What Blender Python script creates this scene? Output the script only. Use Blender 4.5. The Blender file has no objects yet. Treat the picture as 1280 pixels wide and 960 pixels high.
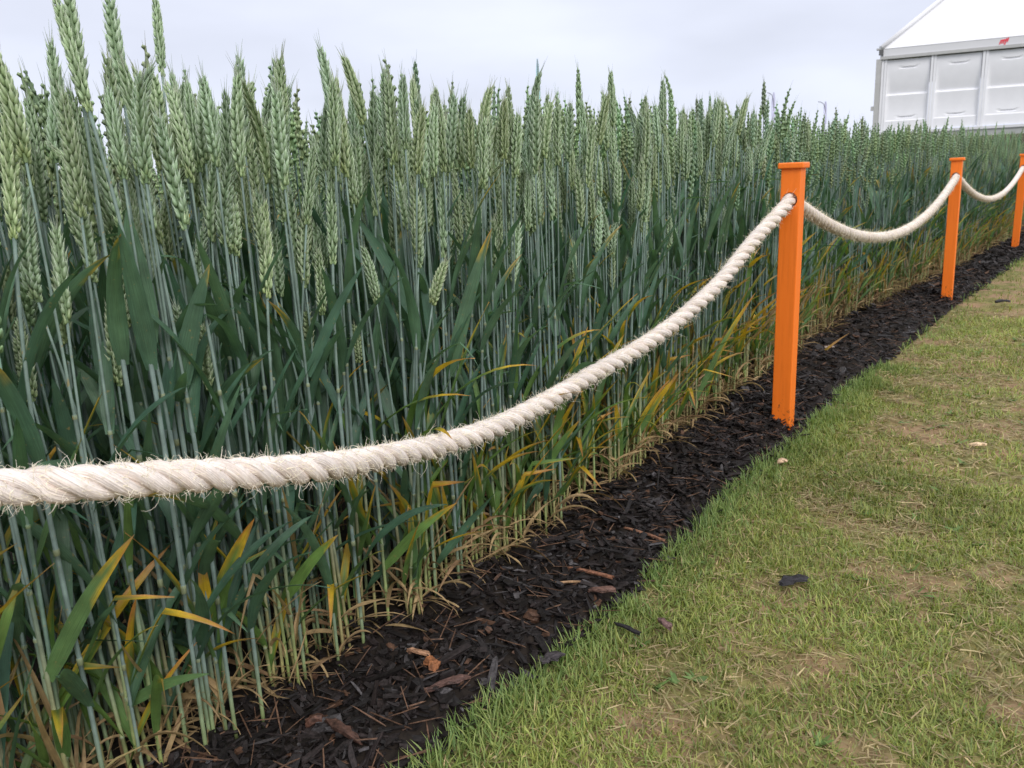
import bpy, bmesh, math
import numpy as np
from mathutils import Vector, Matrix

# ------------------------------------------------------------------ scene, camera, world, sun
sc = bpy.context.scene
COL = sc.collection
R = math.radians
CAM_H = 0.6
PITCH, ROLL, FPX = R(13.95), R(-2.6), 1030.0

cam_d = bpy.data.cameras.new("camera")
cam = bpy.data.objects.new("camera", cam_d)
COL.objects.link(cam)
sc.camera = cam
cam_d.sensor_width = 36.0
cam_d.lens = 36.0 * FPX / 1280.0
cam_d.clip_start = 0.02
cam_d.clip_end = 2000.0
cam.matrix_world = Matrix.Translation((0, 0, CAM_H)) @ Matrix.Rotation(R(90) - PITCH, 4, 'X') @ Matrix.Rotation(ROLL, 4, 'Z')
cam_d.dof.use_dof = True
cam_d.dof.focus_distance = 1.1
cam_d.dof.aperture_fstop = 18.0

sc.view_settings.view_transform = 'Standard'
sc.view_settings.look = 'None'
sc.view_settings.exposure = 0.14
sc.view_settings.gamma = 1.0

SUN_EL, SUN_AZ = R(40), R(158)      # azimuth measured clockwise from +Y
w = bpy.data.worlds.new("World")
sc.world = w
w.use_nodes = True
nt = w.node_tree
nt.nodes.clear()
out = nt.nodes.new('ShaderNodeOutputWorld')
bg = nt.nodes.new('ShaderNodeBackground')
bg.inputs['Strength'].default_value = 0.1
sky = nt.nodes.new('ShaderNodeTexSky')
sky.sky_type = 'NISHITA'
sky.sun_disc = False
sky.sun_elevation = SUN_EL
sky.sun_rotation = SUN_AZ
tc = nt.nodes.new('ShaderNodeTexCoord')
sep = nt.nodes.new('ShaderNodeSeparateXYZ')
nt.links.new(tc.outputs['Generated'], sep.inputs[0])
# overcast deck: paler and brighter towards the zenith
ramp = nt.nodes.new('ShaderNodeValToRGB')
cr = ramp.color_ramp
cr.elements[0].position = 0.0
cr.elements[0].color = (7.5, 7.9, 9.3, 1)
cr.elements[1].position = 1.0
cr.elements[1].color = (15.5, 15.6, 16.0, 1)
e = cr.elements.new(0.28)
e.color = (7.9, 8.2, 9.5, 1)
nt.links.new(sep.outputs['Z'], ramp.inputs[0])
mp = nt.nodes.new('ShaderNodeMapping')
mp.inputs['Scale'].default_value = (1.2, 1.2, 3.5)
nt.links.new(tc.outputs['Generated'], mp.inputs[0])
nz = nt.nodes.new('ShaderNodeTexNoise')
nz.inputs['Scale'].default_value = 2.6
nz.inputs['Detail'].default_value = 4.0
nz.inputs['Roughness'].default_value = 0.45
nt.links.new(mp.outputs[0], nz.inputs['Vector'])
mr = nt.nodes.new('ShaderNodeMapRange')
mr.inputs['From Min'].default_value = 0.3
mr.inputs['From Max'].default_value = 0.7
mr.inputs['To Min'].default_value = 0.89
mr.inputs['To Max'].default_value = 1.12
nt.links.new(nz.outputs['Fac'], mr.inputs['Value'])
sm = nt.nodes.new('ShaderNodeVectorMath')
sm.operation = 'SCALE'
nt.links.new(ramp.outputs['Color'], sm.inputs[0])
nt.links.new(mr.outputs['Result'], sm.inputs['Scale'])
mx = nt.nodes.new('ShaderNodeMix')
mx.data_type = 'RGBA'
mx.inputs['Factor'].default_value = 0.93
nt.links.new(sky.outputs[0], mx.inputs['A'])
nt.links.new(sm.outputs[0], mx.inputs['B'])
nt.links.new(mx.outputs['Result'], bg.inputs['Color'])
nt.links.new(bg.outputs[0], out.inputs['Surface'])

sun_d = bpy.data.lights.new("sun", 'SUN')
sun_d.energy = 1.5
sun_d.angle = R(25)
sun_d.color = (1.0, 0.96, 0.9)
sun = bpy.data.objects.new("sun", sun_d)
COL.objects.link(sun)
sdir = Vector((math.cos(SUN_EL) * math.sin(SUN_AZ), math.cos(SUN_EL) * math.cos(SUN_AZ), math.sin(SUN_EL)))
sun.rotation_euler = (-sdir).to_track_quat('-Z', 'Y').to_euler()

# ------------------------------------------------------------------ helpers
rng = np.random.default_rng(7)


def tag(o, label=None, cat=None, group=None, kind=None):
    if label: o['label'] = label
    if cat: o['category'] = cat
    if group: o['group'] = group
    if kind: o['kind'] = kind
    return o


def empty(name, loc=(0, 0, 0)):
    o = bpy.data.objects.new(name, None)
    o.empty_display_size = 0.05
    o.location = loc
    COL.objects.link(o)
    return o


def mesh_from(name, V, F, C=None, UV=None, mat=None, smooth=True):
    """V (n,3), F (m,3) triangles, C (n,3) linear colour, UV (n,2)."""
    me = bpy.data.meshes.new(name)
    V = np.asarray(V, np.float32)
    F = np.asarray(F, np.int32)
    n, m = len(V), len(F)
    me.vertices.add(n)
    me.vertices.foreach_set('co', V.ravel())
    me.loops.add(m * 3)
    me.loops.foreach_set('vertex_index', F.ravel())
    me.polygons.add(m)
    me.polygons.foreach_set('loop_start', np.arange(0, m * 3, 3, dtype=np.int32))
    me.polygons.foreach_set('use_smooth', np.full(m, smooth, dtype=bool))
    me.update(calc_edges=True)
    if C is not None:
        ca = me.color_attributes.new('Col', 'FLOAT_COLOR', 'POINT')
        C4 = np.ones((n, 4), np.float32)
        C4[:, :3] = C
        ca.data.foreach_set('color', C4.ravel())
    if UV is not None:
        at = me.attributes.new('tuv', 'FLOAT_VECTOR', 'POINT')
        U3 = np.zeros((n, 3), np.float32)
        U3[:, :np.asarray(UV).shape[1]] = UV
        at.data.foreach_set('vector', U3.ravel())
    if mat: me.materials.append(mat)
    return me


def obj(name, me, parent=None):
    o = bpy.data.objects.new(name, me)
    COL.objects.link(o)
    if parent: o.parent = parent
    return o


def join(parts):
    """join (V,F,C,UV) tuples"""
    off, Vs, Fs, Cs, Us = 0, [], [], [], []
    for V, F, C, U in parts:
        Vs.append(V); Fs.append(F + off); Cs.append(C); Us.append(U)
        off += len(V)
    return np.concatenate(Vs), np.concatenate(Fs), np.concatenate(Cs), np.concatenate(Us)


def xform(p, M=None, loc=None, cm=None):
    V, F, C, U = p
    if M is not None: V = V @ np.asarray(M).T
    if loc is not None: V = V + np.asarray(loc)
    if cm is not None: C = np.clip(C * cm, 0, 1)
    return V, F, C, U


def rotz(a):
    c, s = math.cos(a), math.sin(a)
    return np.array([[c, -s, 0], [s, c, 0], [0, 0, 1.]])


def roty(a):
    c, s = math.cos(a), math.sin(a)
    return np.array([[c, 0, s], [0, 1., 0], [-s, 0, c]])


def rotx(a):
    c, s = math.cos(a), math.sin(a)
    return np.array([[1., 0, 0], [0, c, -s], [0, s, c]])


def unit(v):
    v = np.asarray(v, float)
    return v / (np.linalg.norm(v) + 1e-12)


def frames(P):
    """rotation-minimising frames along path P"""
    P = np.asarray(P, float)
    T = np.gradient(P, axis=0)
    T /= np.linalg.norm(T, axis=1)[:, None] + 1e-12
    a = np.array([0, 0, 1.]) if abs(T[0][2]) < .9 else np.array([1., 0, 0])
    N = np.zeros_like(P)
    N[0] = unit(np.cross(np.cross(T[0], a), T[0]))
    for i in range(1, len(P)):
        v = N[i - 1] - T[i] * (N[i - 1] @ T[i])
        N[i] = unit(v)
    return T, N, np.cross(T, N)


def tube(P, r, k, cols, squash=None, phase=0.0, cap=True):
    P = np.asarray(P, float)
    n = len(P)
    T, N, B = frames(P)
    r = np.broadcast_to(np.asarray(r, float), (n,))
    a = np.linspace(0, 2 * math.pi, k, endpoint=False) + phase
    V = P[:, None, :] + r[:, None, None] * (np.cos(a)[None, :, None] * N[:, None, :] + np.sin(a)[None, :, None] * B[:, None, :])
    V = V.reshape(-1, 3)
    i = np.arange(n - 1)[:, None]
    j = np.arange(k)[None, :]
    j2 = (j + 1) % k
    A, Bq, Cq, D = i * k + j, i * k + j2, (i + 1) * k + j2, (i + 1) * k + j
    F = np.concatenate([np.stack([A, Bq, Cq], -1).reshape(-1, 3), np.stack([A, Cq, D], -1).reshape(-1, 3)])
    cols = np.broadcast_to(np.asarray(cols, float), (n, 3))
    C = np.repeat(cols, k, axis=0)
    L = np.concatenate([[0], np.cumsum(np.linalg.norm(np.diff(P, axis=0), axis=1))])
    U = np.stack([np.repeat(L, k), np.tile(a / (2 * math.pi), n)], -1)
    if cap:
        V = np.concatenate([V, P[:1], P[-1:]])
        C = np.concatenate([C, cols[:1], cols[-1:]])
        U = np.concatenate([U, [[0, 0]], [[L[-1], 0]]])
        jj = np.arange(k)
        f1 = np.stack([np.full(k, n * k), (jj + 1) % k, jj], -1)
        f2 = np.stack([np.full(k, n * k + 1), (n - 1) * k + jj, (n - 1) * k + (jj + 1) % k], -1)
        F = np.concatenate([F, f1, f2])
    return V, F, C, U


def lerp(a, b, t):
    return np.asarray(a) * (1 - t) + np.asarray(b) * t


# ---- value noise (numpy)
_tab = np.random.default_rng(3).random((256, 256))


def vnoise(x, y):
    x = np.asarray(x, float); y = np.asarray(y, float)
    xi, yi = np.floor(x).astype(int), np.floor(y).astype(int)
    fx, fy = x - xi, y - yi
    fx = fx * fx * (3 - 2 * fx); fy = fy * fy * (3 - 2 * fy)
    g = lambda a, b: _tab[a & 255, b & 255]
    return (g(xi, yi) * (1 - fx) + g(xi + 1, yi) * fx) * (1 - fy) + (g(xi, yi + 1) * (1 - fx) + g(xi + 1, yi + 1) * fx) * fy


def fbm(x, y, o=4):
    s, a, t = 0, 1.0, 0
    for k in range(o):
        s = s + a * vnoise(x * 2 ** k + 17.3 * k, y * 2 ** k + 5.1 * k); t += a; a *= .5
    return s / t


# ------------------------------------------------------------------ materials
def newmat(name):
    m = bpy.data.materials.new(name)
    m.use_nodes = True
    m.node_tree.nodes.clear()
    return m, m.node_tree.nodes, m.node_tree.links


def attr_material(name, rough=0.5, spots=False, transl=0.0, noise_scale=60, noise_amt=0.35, stripes=None, bump=0.0, spec=0.5, hue=None, coat=0.0):
    m, N, L = newmat(name)
    o = N.new('ShaderNodeOutputMaterial')
    b = N.new('ShaderNodeBsdfPrincipled')
    b.inputs['Roughness'].default_value = rough
    b.inputs['Specular IOR Level'].default_value = spec
    a = N.new('ShaderNodeAttribute'); a.attribute_name = 'Col'
    g = N.new('ShaderNodeNewGeometry')
    n = N.new('ShaderNodeTexNoise')
    n.inputs['Scale'].default_value = noise_scale
    n.inputs['Detail'].default_value = 5
    L.new(g.outputs['Position'], n.inputs['Vector'])
    r = N.new('ShaderNodeMapRange')
    r.inputs['From Min'].default_value = .25; r.inputs['From Max'].default_value = .75
    r.inputs['To Min'].default_value = 1 - noise_amt; r.inputs['To Max'].default_value = 1 + noise_amt
    L.new(n.outputs['Fac'], r.inputs['Value'])
    fac = r.outputs['Result']
    h = n.outputs['Fac']
    if stripes:
        t = N.new('ShaderNodeAttribute'); t.attribute_name = 'tuv'
        mpn = N.new('ShaderNodeMapping')
        mpn.inputs['Scale'].default_value = (stripes[0], stripes[1], stripes[1])
        L.new(t.outputs['Vector'], mpn.inputs[0])
        n2 = N.new('ShaderNodeTexNoise')
        n2.inputs['Scale'].default_value = 1.0; n2.inputs['Detail'].default_value = 2
        L.new(mpn.outputs[0], n2.inputs['Vector'])
        r2 = N.new('ShaderNodeMapRange')
        r2.inputs['From Min'].default_value = .3; r2.inputs['From Max'].default_value = .7
        r2.inputs['To Min'].default_value = 1 - stripes[2]; r2.inputs['To Max'].default_value = 1 + stripes[2]
        L.new(n2.outputs['Fac'], r2.inputs['Value'])
        mu = N.new('ShaderNodeMath'); mu.operation = 'MULTIPLY'
        L.new(fac, mu.inputs[0]); L.new(r2.outputs['Result'], mu.inputs[1])
        fac = mu.outputs[0]
        h = n2.outputs['Fac']
    v = N.new('ShaderNodeVectorMath'); v.operation = 'SCALE'
    L.new(a.outputs['Color'], v.inputs[0]); L.new(fac, v.inputs['Scale'])
    if spots:
        n4 = N.new('ShaderNodeTexNoise'); n4.inputs['Scale'].default_value = 210; n4.inputs['Detail'].default_value = 2
        L.new(g.outputs['Position'], n4.inputs['Vector'])
        r4 = N.new('ShaderNodeMapRange')
        r4.inputs['From Min'].default_value = .67; r4.inputs['From Max'].default_value = .74; r4.inputs['To Max'].default_value = .75
        L.new(n4.outputs['Fac'], r4.inputs['Value'])
        m4 = N.new('ShaderNodeMix'); m4.data_type = 'RGBA'
        L.new(r4.outputs['Result'], m4.inputs['Factor']); L.new(v.outputs[0], m4.inputs['A']); m4.inputs['B'].default_value = (.32, .25, .10, 1)
        L.new(m4.outputs['Result'], b.inputs['Base Color'])
    else:
        L.new(v.outputs[0], b.inputs['Base Color'])
    if bump:
        bp = N.new('ShaderNodeBump')
        bp.inputs['Strength'].default_value = bump; bp.inputs['Distance'].default_value = .0015
        L.new(h, bp.inputs['Height']); L.new(bp.outputs[0], b.inputs['Normal'])
    last = b.outputs[0]
    if transl:
        tr = N.new('ShaderNodeBsdfTranslucent')
        v2 = N.new('ShaderNodeVectorMath'); v2.operation = 'MULTIPLY'
        L.new(v.outputs[0], v2.inputs[0]); v2.inputs[1].default_value = (1.3, 1.35, .7)
        L.new(v2.outputs[0], tr.inputs['Color'])
        ms = N.new('ShaderNodeMixShader'); ms.inputs[0].default_value = transl
        L.new(last, ms.inputs[1]); L.new(tr.outputs[0], ms.inputs[2])
        last = ms.outputs[0]
    L.new(last, o.inputs['Surface'])
    return m


M_leaf = attr_material('wheat_leaf', spots=True, rough=.42, transl=.3, noise_scale=45, noise_amt=.28, stripes=(5, 24, .24), bump=.35, spec=.45)
M_stem = attr_material('wheat_stem', spots=True, rough=.55, noise_scale=70, noise_amt=.3, stripes=(8, 10, .12), bump=.15, spec=.4)
M_ear = attr_material('wheat_ear', rough=.55, transl=.1, noise_scale=260, noise_amt=.25, spec=.35)
M_straw = attr_material('dry_straw', rough=.75, transl=.15, noise_scale=120, noise_amt=.35, stripes=(5, 18, .2), spec=.2)
M_grass = attr_material('lawn_grass', rough=.5, transl=.25, noise_scale=8, noise_amt=.15, spec=.35)
M_chip = attr_material('bark_mulch', rough=.62, noise_scale=300, noise_amt=.5, stripes=(90, 300, .35), bump=.7, spec=.3)
M_rope = attr_material('hemp_rope', rough=.85, noise_scale=40, noise_amt=.10, stripes=(2.2, 6.0, .24), bump=1.0, spec=.15)
M_fibre = attr_material('rope_fibre', rough=.8, transl=.3, noise_scale=60, noise_amt=.1, spec=.15)


def simple(name, col, rough=.5, noise=(20, .1), spec=.5, bump=0, stretch=(1, 1, 1), col2=None, thr=None, metallic=0, obj_coords=True):
    m, N, L = newmat(name)
    o = N.new('ShaderNodeOutputMaterial')
    b = N.new('ShaderNodeBsdfPrincipled')
    b.inputs['Roughness'].default_value = rough
    b.inputs['Specular IOR Level'].default_value = spec
    b.inputs['Metallic'].default_value = metallic
    t = N.new('ShaderNodeTexCoord')
    mpn = N.new('ShaderNodeMapping'); mpn.inputs['Scale'].default_value = stretch
    L.new(t.outputs['Object'], mpn.inputs[0])
    n = N.new('ShaderNodeTexNoise'); n.inputs['Scale'].default_value = noise[0]; n.inputs['Detail'].default_value = 6
    L.new(mpn.outputs[0], n.inputs['Vector'])
    r = N.new('ShaderNodeMapRange')
    r.inputs['From Min'].default_value = .3; r.inputs['From Max'].default_value = .7
    r.inputs['To Min'].default_value = 1 - noise[1]; r.inputs['To Max'].default_value = 1 + noise[1]
    L.new(n.outputs['Fac'], r.inputs['Value'])
    v = N.new('ShaderNodeVectorMath'); v.operation = 'SCALE'
    v.inputs[0].default_value = col
    L.new(r.outputs['Result'], v.inputs['Scale'])
    src = v.outputs[0]
    if col2:
        n3 = N.new('ShaderNodeTexNoise'); n3.inputs['Scale'].default_value = thr[0]; n3.inputs['Detail'].default_value = 5
        L.new(t.outputs['Object'], n3.inputs['Vector'])
        r3 = N.new('ShaderNodeMapRange')
        r3.inputs['From Min'].default_value = thr[1]; r3.inputs['From Max'].default_value = thr[2]
        L.new(n3.outputs['Fac'], r3.inputs['Value'])
        mm = N.new('ShaderNodeMix'); mm.data_type = 'RGBA'
        L.new(r3.outputs['Result'], mm.inputs['Factor']); L.new(src, mm.inputs['A']); mm.inputs['B'].default_value = (*col2, 1)
        src = mm.outputs['Result']
    L.new(src, b.inputs['Base Color'])
    if bump:
        bp = N.new('ShaderNodeBump'); bp.inputs['Strength'].default_value = bump; bp.inputs['Distance'].default_value = .002
        L.new(n.outputs['Fac'], bp.inputs['Height']); L.new(bp.outputs[0], b.inputs['Normal'])
    L.new(b.outputs[0], o.inputs['Surface'])
    return m


M_orange = simple('orange_paint', (1.0, .215, .02), rough=.45, noise=(26, .06), spec=.4, bump=.3, stretch=(6, 6, .4), col2=(.55, .09, .01), thr=(90, .72, .78))
M_soil = simple('dark_soil', (.020, .015, .012), rough=.9, noise=(60, .5), spec=.2, bump=.8)
M_lawnsoil = simple('lawn_soil', (.19, .17, .065), rough=.95, noise=(45, .45), spec=.15, bump=.8, col2=(.30, .20, .12), thr=(7, .46, .60))
M_white = simple('white_pvc', (.71, .71, .73), rough=.45, noise=(1.2, .02), spec=.4)
M_panel = simple('white_panel', (.84, .84, .87), rough=.4, noise=(3, .03), spec=.45)
M_alu = simple('aluminium', (.48, .48, .47), rough=.5, noise=(8, .06), spec=.5)
M_dark = simple('dark_steel', (.12, .12, .12), rough=.5, noise=(8, .1))
M_red = simple('red_print', (.85, .06, .09), rough=.5, noise=(8, .05))
M_teal = simple('teal_banner', (.34, .64, .66), rough=.6, noise=(4, .05))
M_lilac = simple('lilac_banner', (.60, .60, .80), rough=.6, noise=(4, .05))
M_pole = simple('grey_pole', (.30, .30, .36), rough=.5, noise=(8, .05))
M_skirt = simple('grey_skirt', (.42, .43, .42), rough=.7, noise=(5, .08))

def add_base_dirt(m):
    N, L = m.node_tree.nodes, m.node_tree.links
    b = next(n for n in N if n.type == 'BSDF_PRINCIPLED')
    src = b.inputs['Base Color'].links[0].from_socket
    t = N.new('ShaderNodeTexCoord'); sp = N.new('ShaderNodeSeparateXYZ')
    L.new(t.outputs['Object'], sp.inputs[0])
    h = N.new('ShaderNodeMapRange')
    h.inputs['From Min'].default_value = .01; h.inputs['From Max'].default_value = .16
    h.inputs['To Min'].default_value = .44; h.inputs['To Max'].default_value = .0
    L.new(sp.outputs['Z'], h.inputs['Value'])
    n = N.new('ShaderNodeTexNoise'); n.inputs['Scale'].default_value = 130; n.inputs['Detail'].default_value = 4
    L.new(t.outputs['Object'], n.inputs['Vector'])
    a = N.new('ShaderNodeMath'); a.operation = 'ADD'; L.new(h.outputs['Result'], a.inputs[0]); L.new(n.outputs['Fac'], a.inputs[1])
    k = N.new('ShaderNodeMapRange'); k.inputs['From Min'].default_value = .88; k.inputs['From Max'].default_value = 1.0; k.inputs['To Max'].default_value = .7
    L.new(a.outputs[0], k.inputs['Value'])
    mm = N.new('ShaderNodeMix'); mm.data_type = 'RGBA'
    L.new(k.outputs['Result'], mm.inputs['Factor']); L.new(src, mm.inputs['A']); mm.inputs['B'].default_value = (.10, .045, .02, 1)
    L.new(mm.outputs['Result'], b.inputs['Base Color'])


add_base_dirt(M_orange)

# ------------------------------------------------------------------ layout: fence frame
A0 = np.array([-.373, .792])
D0 = np.array([.6198, .78475])
N0 = np.array([-.78475, .6198])            # towards the crop
W_EDGE = np.array([(-1.4, -.05), (0, -.034), (.5, -.026), (.92, -.014), (1.44, .025), (2.27, .095), (2.9, .125), (3.5, .09), (4.2, .075), (6, .055), (20, .05)])
G_EDGE = np.array([(-1.6, -.235), (.13, -.235), (.56, -.232), (.77, -.218), (1.05, -.19), (1.39, -.186), (1.81, -.155), (2.6, -.155), (3.4, -.135), (4.7, -.14), (20, -.14)])


def wedge(s): return np.interp(s, W_EDGE[:, 0], W_EDGE[:, 1])
def gedge(s): return np.interp(s, G_EDGE[:, 0], G_EDGE[:, 1]) + (fbm(np.asarray(s) * 9, np.asarray(s) * 0 + 3.3, 3) - .5) * .02
def sv2xy(s, v): return A0[0] + s * D0[0] + v * N0[0], A0[1] + s * D0[1] + v * N0[1]
def xy2sv(x, y):
    dx, dy = x - A0[0], y - A0[1]
    return dx * D0[0] + dy * D0[1], dx * N0[0] + dy * N0[1]


def px(x, y, z):
    """where a world point lies in the 1280x960 photograph: used only to rank and name the stalks"""
    x = np.asarray(x, float)
    dz = z - CAM_H
    zc = y * math.cos(PITCH) - dz * math.sin(PITCH)
    u0 = y * math.sin(PITCH) + dz * math.cos(PITCH)
    r_ = x * math.cos(ROLL) + u0 * math.sin(ROLL)
    u_ = u0 * math.cos(ROLL) - x * math.sin(ROLL)
    zc = np.where(np.abs(zc) < 1e-3, 1e-3, zc)
    return 640 + FPX * r_ / zc, 480 - FPX * u_ / zc, zc


def unpx(X, Y, depth):
    r_ = (X - 640) / FPX; u_ = (480 - Y) / FPX
    xx = r_ * math.cos(ROLL) - u_ * math.sin(ROLL)
    u0 = r_ * math.sin(ROLL) + u_ * math.cos(ROLL)
    return np.array([xx, math.cos(PITCH) + u0 * math.sin(PITCH), -math.sin(PITCH) + u0 * math.cos(PITCH)]) * depth + np.array([0, 0, CAM_H])


# ------------------------------------------------------------------ ground, lawn, mulch bed
def rise(x, y):
    d = np.hypot(x, y)
    t = np.clip((d - 12) / 8, 0, 1)
    return t * t * (3 - 2 * t) * 1.05


def polar_ground():
    rs = np.concatenate([[0.0], np.geomspace(.4, 700, 70)])
    n = 96
    V = [(0, 0, -.012)]
    for r_ in rs[1:]:
        for k in range(n):
            a = 2 * math.pi * k / n
            x, y = r_ * math.cos(a), r_ * math.sin(a)
            V.append((x, y, float(rise(x, y)) - .012))
    F = []
    for k in range(n): F.append((0, 1 + k, 1 + (k + 1) % n))
    for i in range(len(rs) - 2):
        for k in range(n):
            a, b = 1 + i * n + k, 1 + i * n + (k + 1) % n
            c, d = b + n, a + n
            F += [(a, d, c), (a, c, b)]
    return np.array(V), np.array(F)


M_field = simple('field_ground', (.07, .085, .035), rough=.95, noise=(3, .4), spec=.15, bump=.5, col2=(.05, .035, .022), thr=(.8, .45, .6))
V, F = polar_ground()
tag(obj('ground', mesh_from('ground', V, F, mat=M_field)), kind='structure')


def strip_sheet(name, ss, fv, zf, mat, smooth=True):
    """grid sheet in (s,t) with v=fv(s,t), height zf"""
    S, T = np.meshgrid(ss[0], ss[1], indexing='ij')
    Vv = fv(S, T)
    X, Y = sv2xy(S, Vv)
    Z = zf(S, Vv, T)
    n1, n2 = S.shape
    V = np.stack([X, Y, Z], -1).reshape(-1, 3)
    i = np.arange(n1 - 1)[:, None]; j = np.arange(n2 - 1)[None, :]
    a = i * n2 + j; b = a + 1; c = a + n2 + 1; d = a + n2
    F = np.concatenate([np.stack([a, d, c], -1).reshape(-1, 3), np.stack([a, c, b], -1).reshape(-1, 3)])
    return obj(name, mesh_from(name, V, F, mat=mat, smooth=smooth))


def lawn_z(x, y): return (fbm(x * 3, y * 3, 3) - .5) * .014 + (fbm(x * 18, y * 18, 2) - .5) * .006


def mulch_z(s, v):
    g, wv = np.interp(s, G_EDGE[:, 0], G_EDGE[:, 1]), wedge(s)
    x, y = sv2xy(s, v)
    t = np.clip((v - g) / .05, 0, 1)
    t2 = np.clip((wv + .05 - v) / .05, .0, 1)
    prof = t * t * (3 - 2 * t) * (.35 + .65 * t2)
    return prof * (.004 + .034 * fbm(x * 7, y * 7, 2) + .030 * (fbm(x * 28, y * 28, 3) - .42))


ss = np.concatenate([np.arange(-1.6, 2.6, .012), np.arange(2.6, 6, .04), np.arange(6, 20, .4)])
o = strip_sheet('lawn', (ss, np.concatenate([np.linspace(0, 1, 60) ** 1.6 * 2.2, [4, 8, 14]])), lambda S, T: np.interp(S, G_EDGE[:, 0], G_EDGE[:, 1]) + .04 - T,
                lambda S, Vv, T: lawn_z(*sv2xy(S, Vv)) - .002 - .004 * (T < .03), M_lawnsoil)
tag(o, kind='structure')
o = strip_sheet('mulch_bed', (ss, np.linspace(0, 1, 44)), lambda S, T: np.interp(S, G_EDGE[:, 0], G_EDGE[:, 1]) + T * (wedge(S) + .12 - np.interp(S, G_EDGE[:, 0], G_EDGE[:, 1])),
                lambda S, Vv, T: mulch_z(S, Vv), M_soil)
tag(o, kind='structure')
o = strip_sheet('field_soil', (ss, np.linspace(0, 1, 40)), lambda S, T: wedge(S) + .08 + T ** 2 * 6,
                lambda S, Vv, T: -.004 + .006 * fbm(S * 20, Vv * 20, 2), M_soil)
tag(o, kind='structure')

# --- bark chips
UC = np.array([(x, y, z) for z in (-.5, .5) for y in (-.5, .5) for x in (-.5, 0, .5)], float)
UF = []
def _q(a, b, c, d): UF.extend([(a, b, c), (a, c, d)])
# 12 verts: index = z*6 + y*3 + x
for xi in (0, 1):
    _q(0 + xi, 3 + xi, 4 + xi, 1 + xi)
    _q(6 + xi, 7 + xi, 10 + xi, 9 + xi)
    _q(0 + xi, 1 + xi, 7 + xi, 6 + xi)
    _q(3 + xi, 9 + xi, 10 + xi, 4 + xi)
_q(0, 6, 9, 3); _q(2, 5, 11, 8)
UF = np.array(UF)


def chips(n, S, Vv, Z, Ln, Wd, Th, tilt, cols, yaw=None, jag=.35):
    base = np.repeat(UC[None], n, 0)
    jit = (rng.random((n, 12, 3)) - .5) * jag
    v = base + jit
    ends = 1 - .55 * rng.random((n, 1)) * (np.abs(base[:, :, 0]) > .4)
    v[:, :, 1] *= ends
    v[:, :, 2] += (rng.random((n, 1)) - .5) * 1.6 * (base[:, :, 0] ** 2) * 4 * .5
    v *= np.stack([Ln, Wd, Th], -1)[:, None, :]
    yaw = rng.random(n) * 2 * math.pi if yaw is None else yaw
    a, b, c = yaw, (rng.random(n) - .5) * 2 * tilt, (rng.random(n) - .5) * 2 * tilt
    ca, sa, cb, sb, cc, sc_ = np.cos(a), np.sin(a), np.cos(b), np.sin(b), np.cos(c), np.sin(c)
    z0 = np.zeros(n); o1 = np.ones(n)
    Rz = np.stack([np.stack([ca, -sa, z0], -1), np.stack([sa, ca, z0], -1), np.stack([z0, z0, o1], -1)], 1)
    Ry = np.stack([np.stack([cb, z0, sb], -1), np.stack([z0, o1, z0], -1), np.stack([-sb, z0, cb], -1)], 1)
    Rx = np.stack([np.stack([o1, z0, z0], -1), np.stack([z0, cc, -sc_], -1), np.stack([z0, sc_, cc], -1)], 1)
    M = Rz @ Ry @ Rx
    v2 = np.einsum('nij,nkj->nki', M, v)
    X, Y = sv2xy(S, Vv)
    v2 += np.stack([X, Y, Z], -1)[:, None, :]
    F = (UF[None] + (np.arange(n) * 12)[:, None, None]).reshape(-1, 3)
    C = np.repeat(cols, 12, 0)
    U = (v[:, :, :2] + rng.random((n, 1, 2))).reshape(-1, 2)
    return v2.reshape(-1, 3), F, C, U


n = 19500
S = np.concatenate([rng.random(int(n * .62)) * 2.6 - .9, rng.random(int(n * .38)) ** 1.3 * 7 + 1.7])
n = len(S)
G, Wv = np.interp(S, G_EDGE[:, 0], G_EDGE[:, 1]), wedge(S)
T = rng.random(n)
Vv = G - .004 + T * (Wv + .05 - G)
far = np.clip((S - 1.5) / 4, 0, 1)
Ln = rng.gamma(2.2, .0070, n).clip(.004, .060) * (1 + far * .8)
Wd = (.0025 + .006 * rng.random(n) ** 1.5) * (1 + far)
big = rng.random(n) < .07
Wd[big] *= 2.3
Z = mulch_z(S, Vv) + rng.random(n) ** 2 * .012 + .001
b = rng.random(n)
cd = np.stack([.0095 + .018 * b ** 2, .0074 + .0125 * b ** 2, .0072 + .012 * b ** 2], -1)
br = rng.random(n) < .04
cd[br] = np.stack([.085 + .06 * b[br], .045 + .03 * b[br], .028 + .018 * b[br]], -1) * .75
gr = rng.random(n) < .05
cd[gr] = np.stack([.05 + .03 * b[gr], .045 + .028 * b[gr], .046 + .03 * b[gr]], -1)
Vc, Fc, Cc, Uc = chips(n, S, Vv, Z, Ln, Wd, Wd * (.18 + .3 * rng.random(n)), R(24), cd)
tag(obj('bark_mulch', mesh_from('bark_mulch', Vc, Fc, Cc, Uc, M_chip, smooth=False)),
    'dark wet shredded bark mulch in the strip between crop and lawn', 'mulch', kind='stuff')

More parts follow.
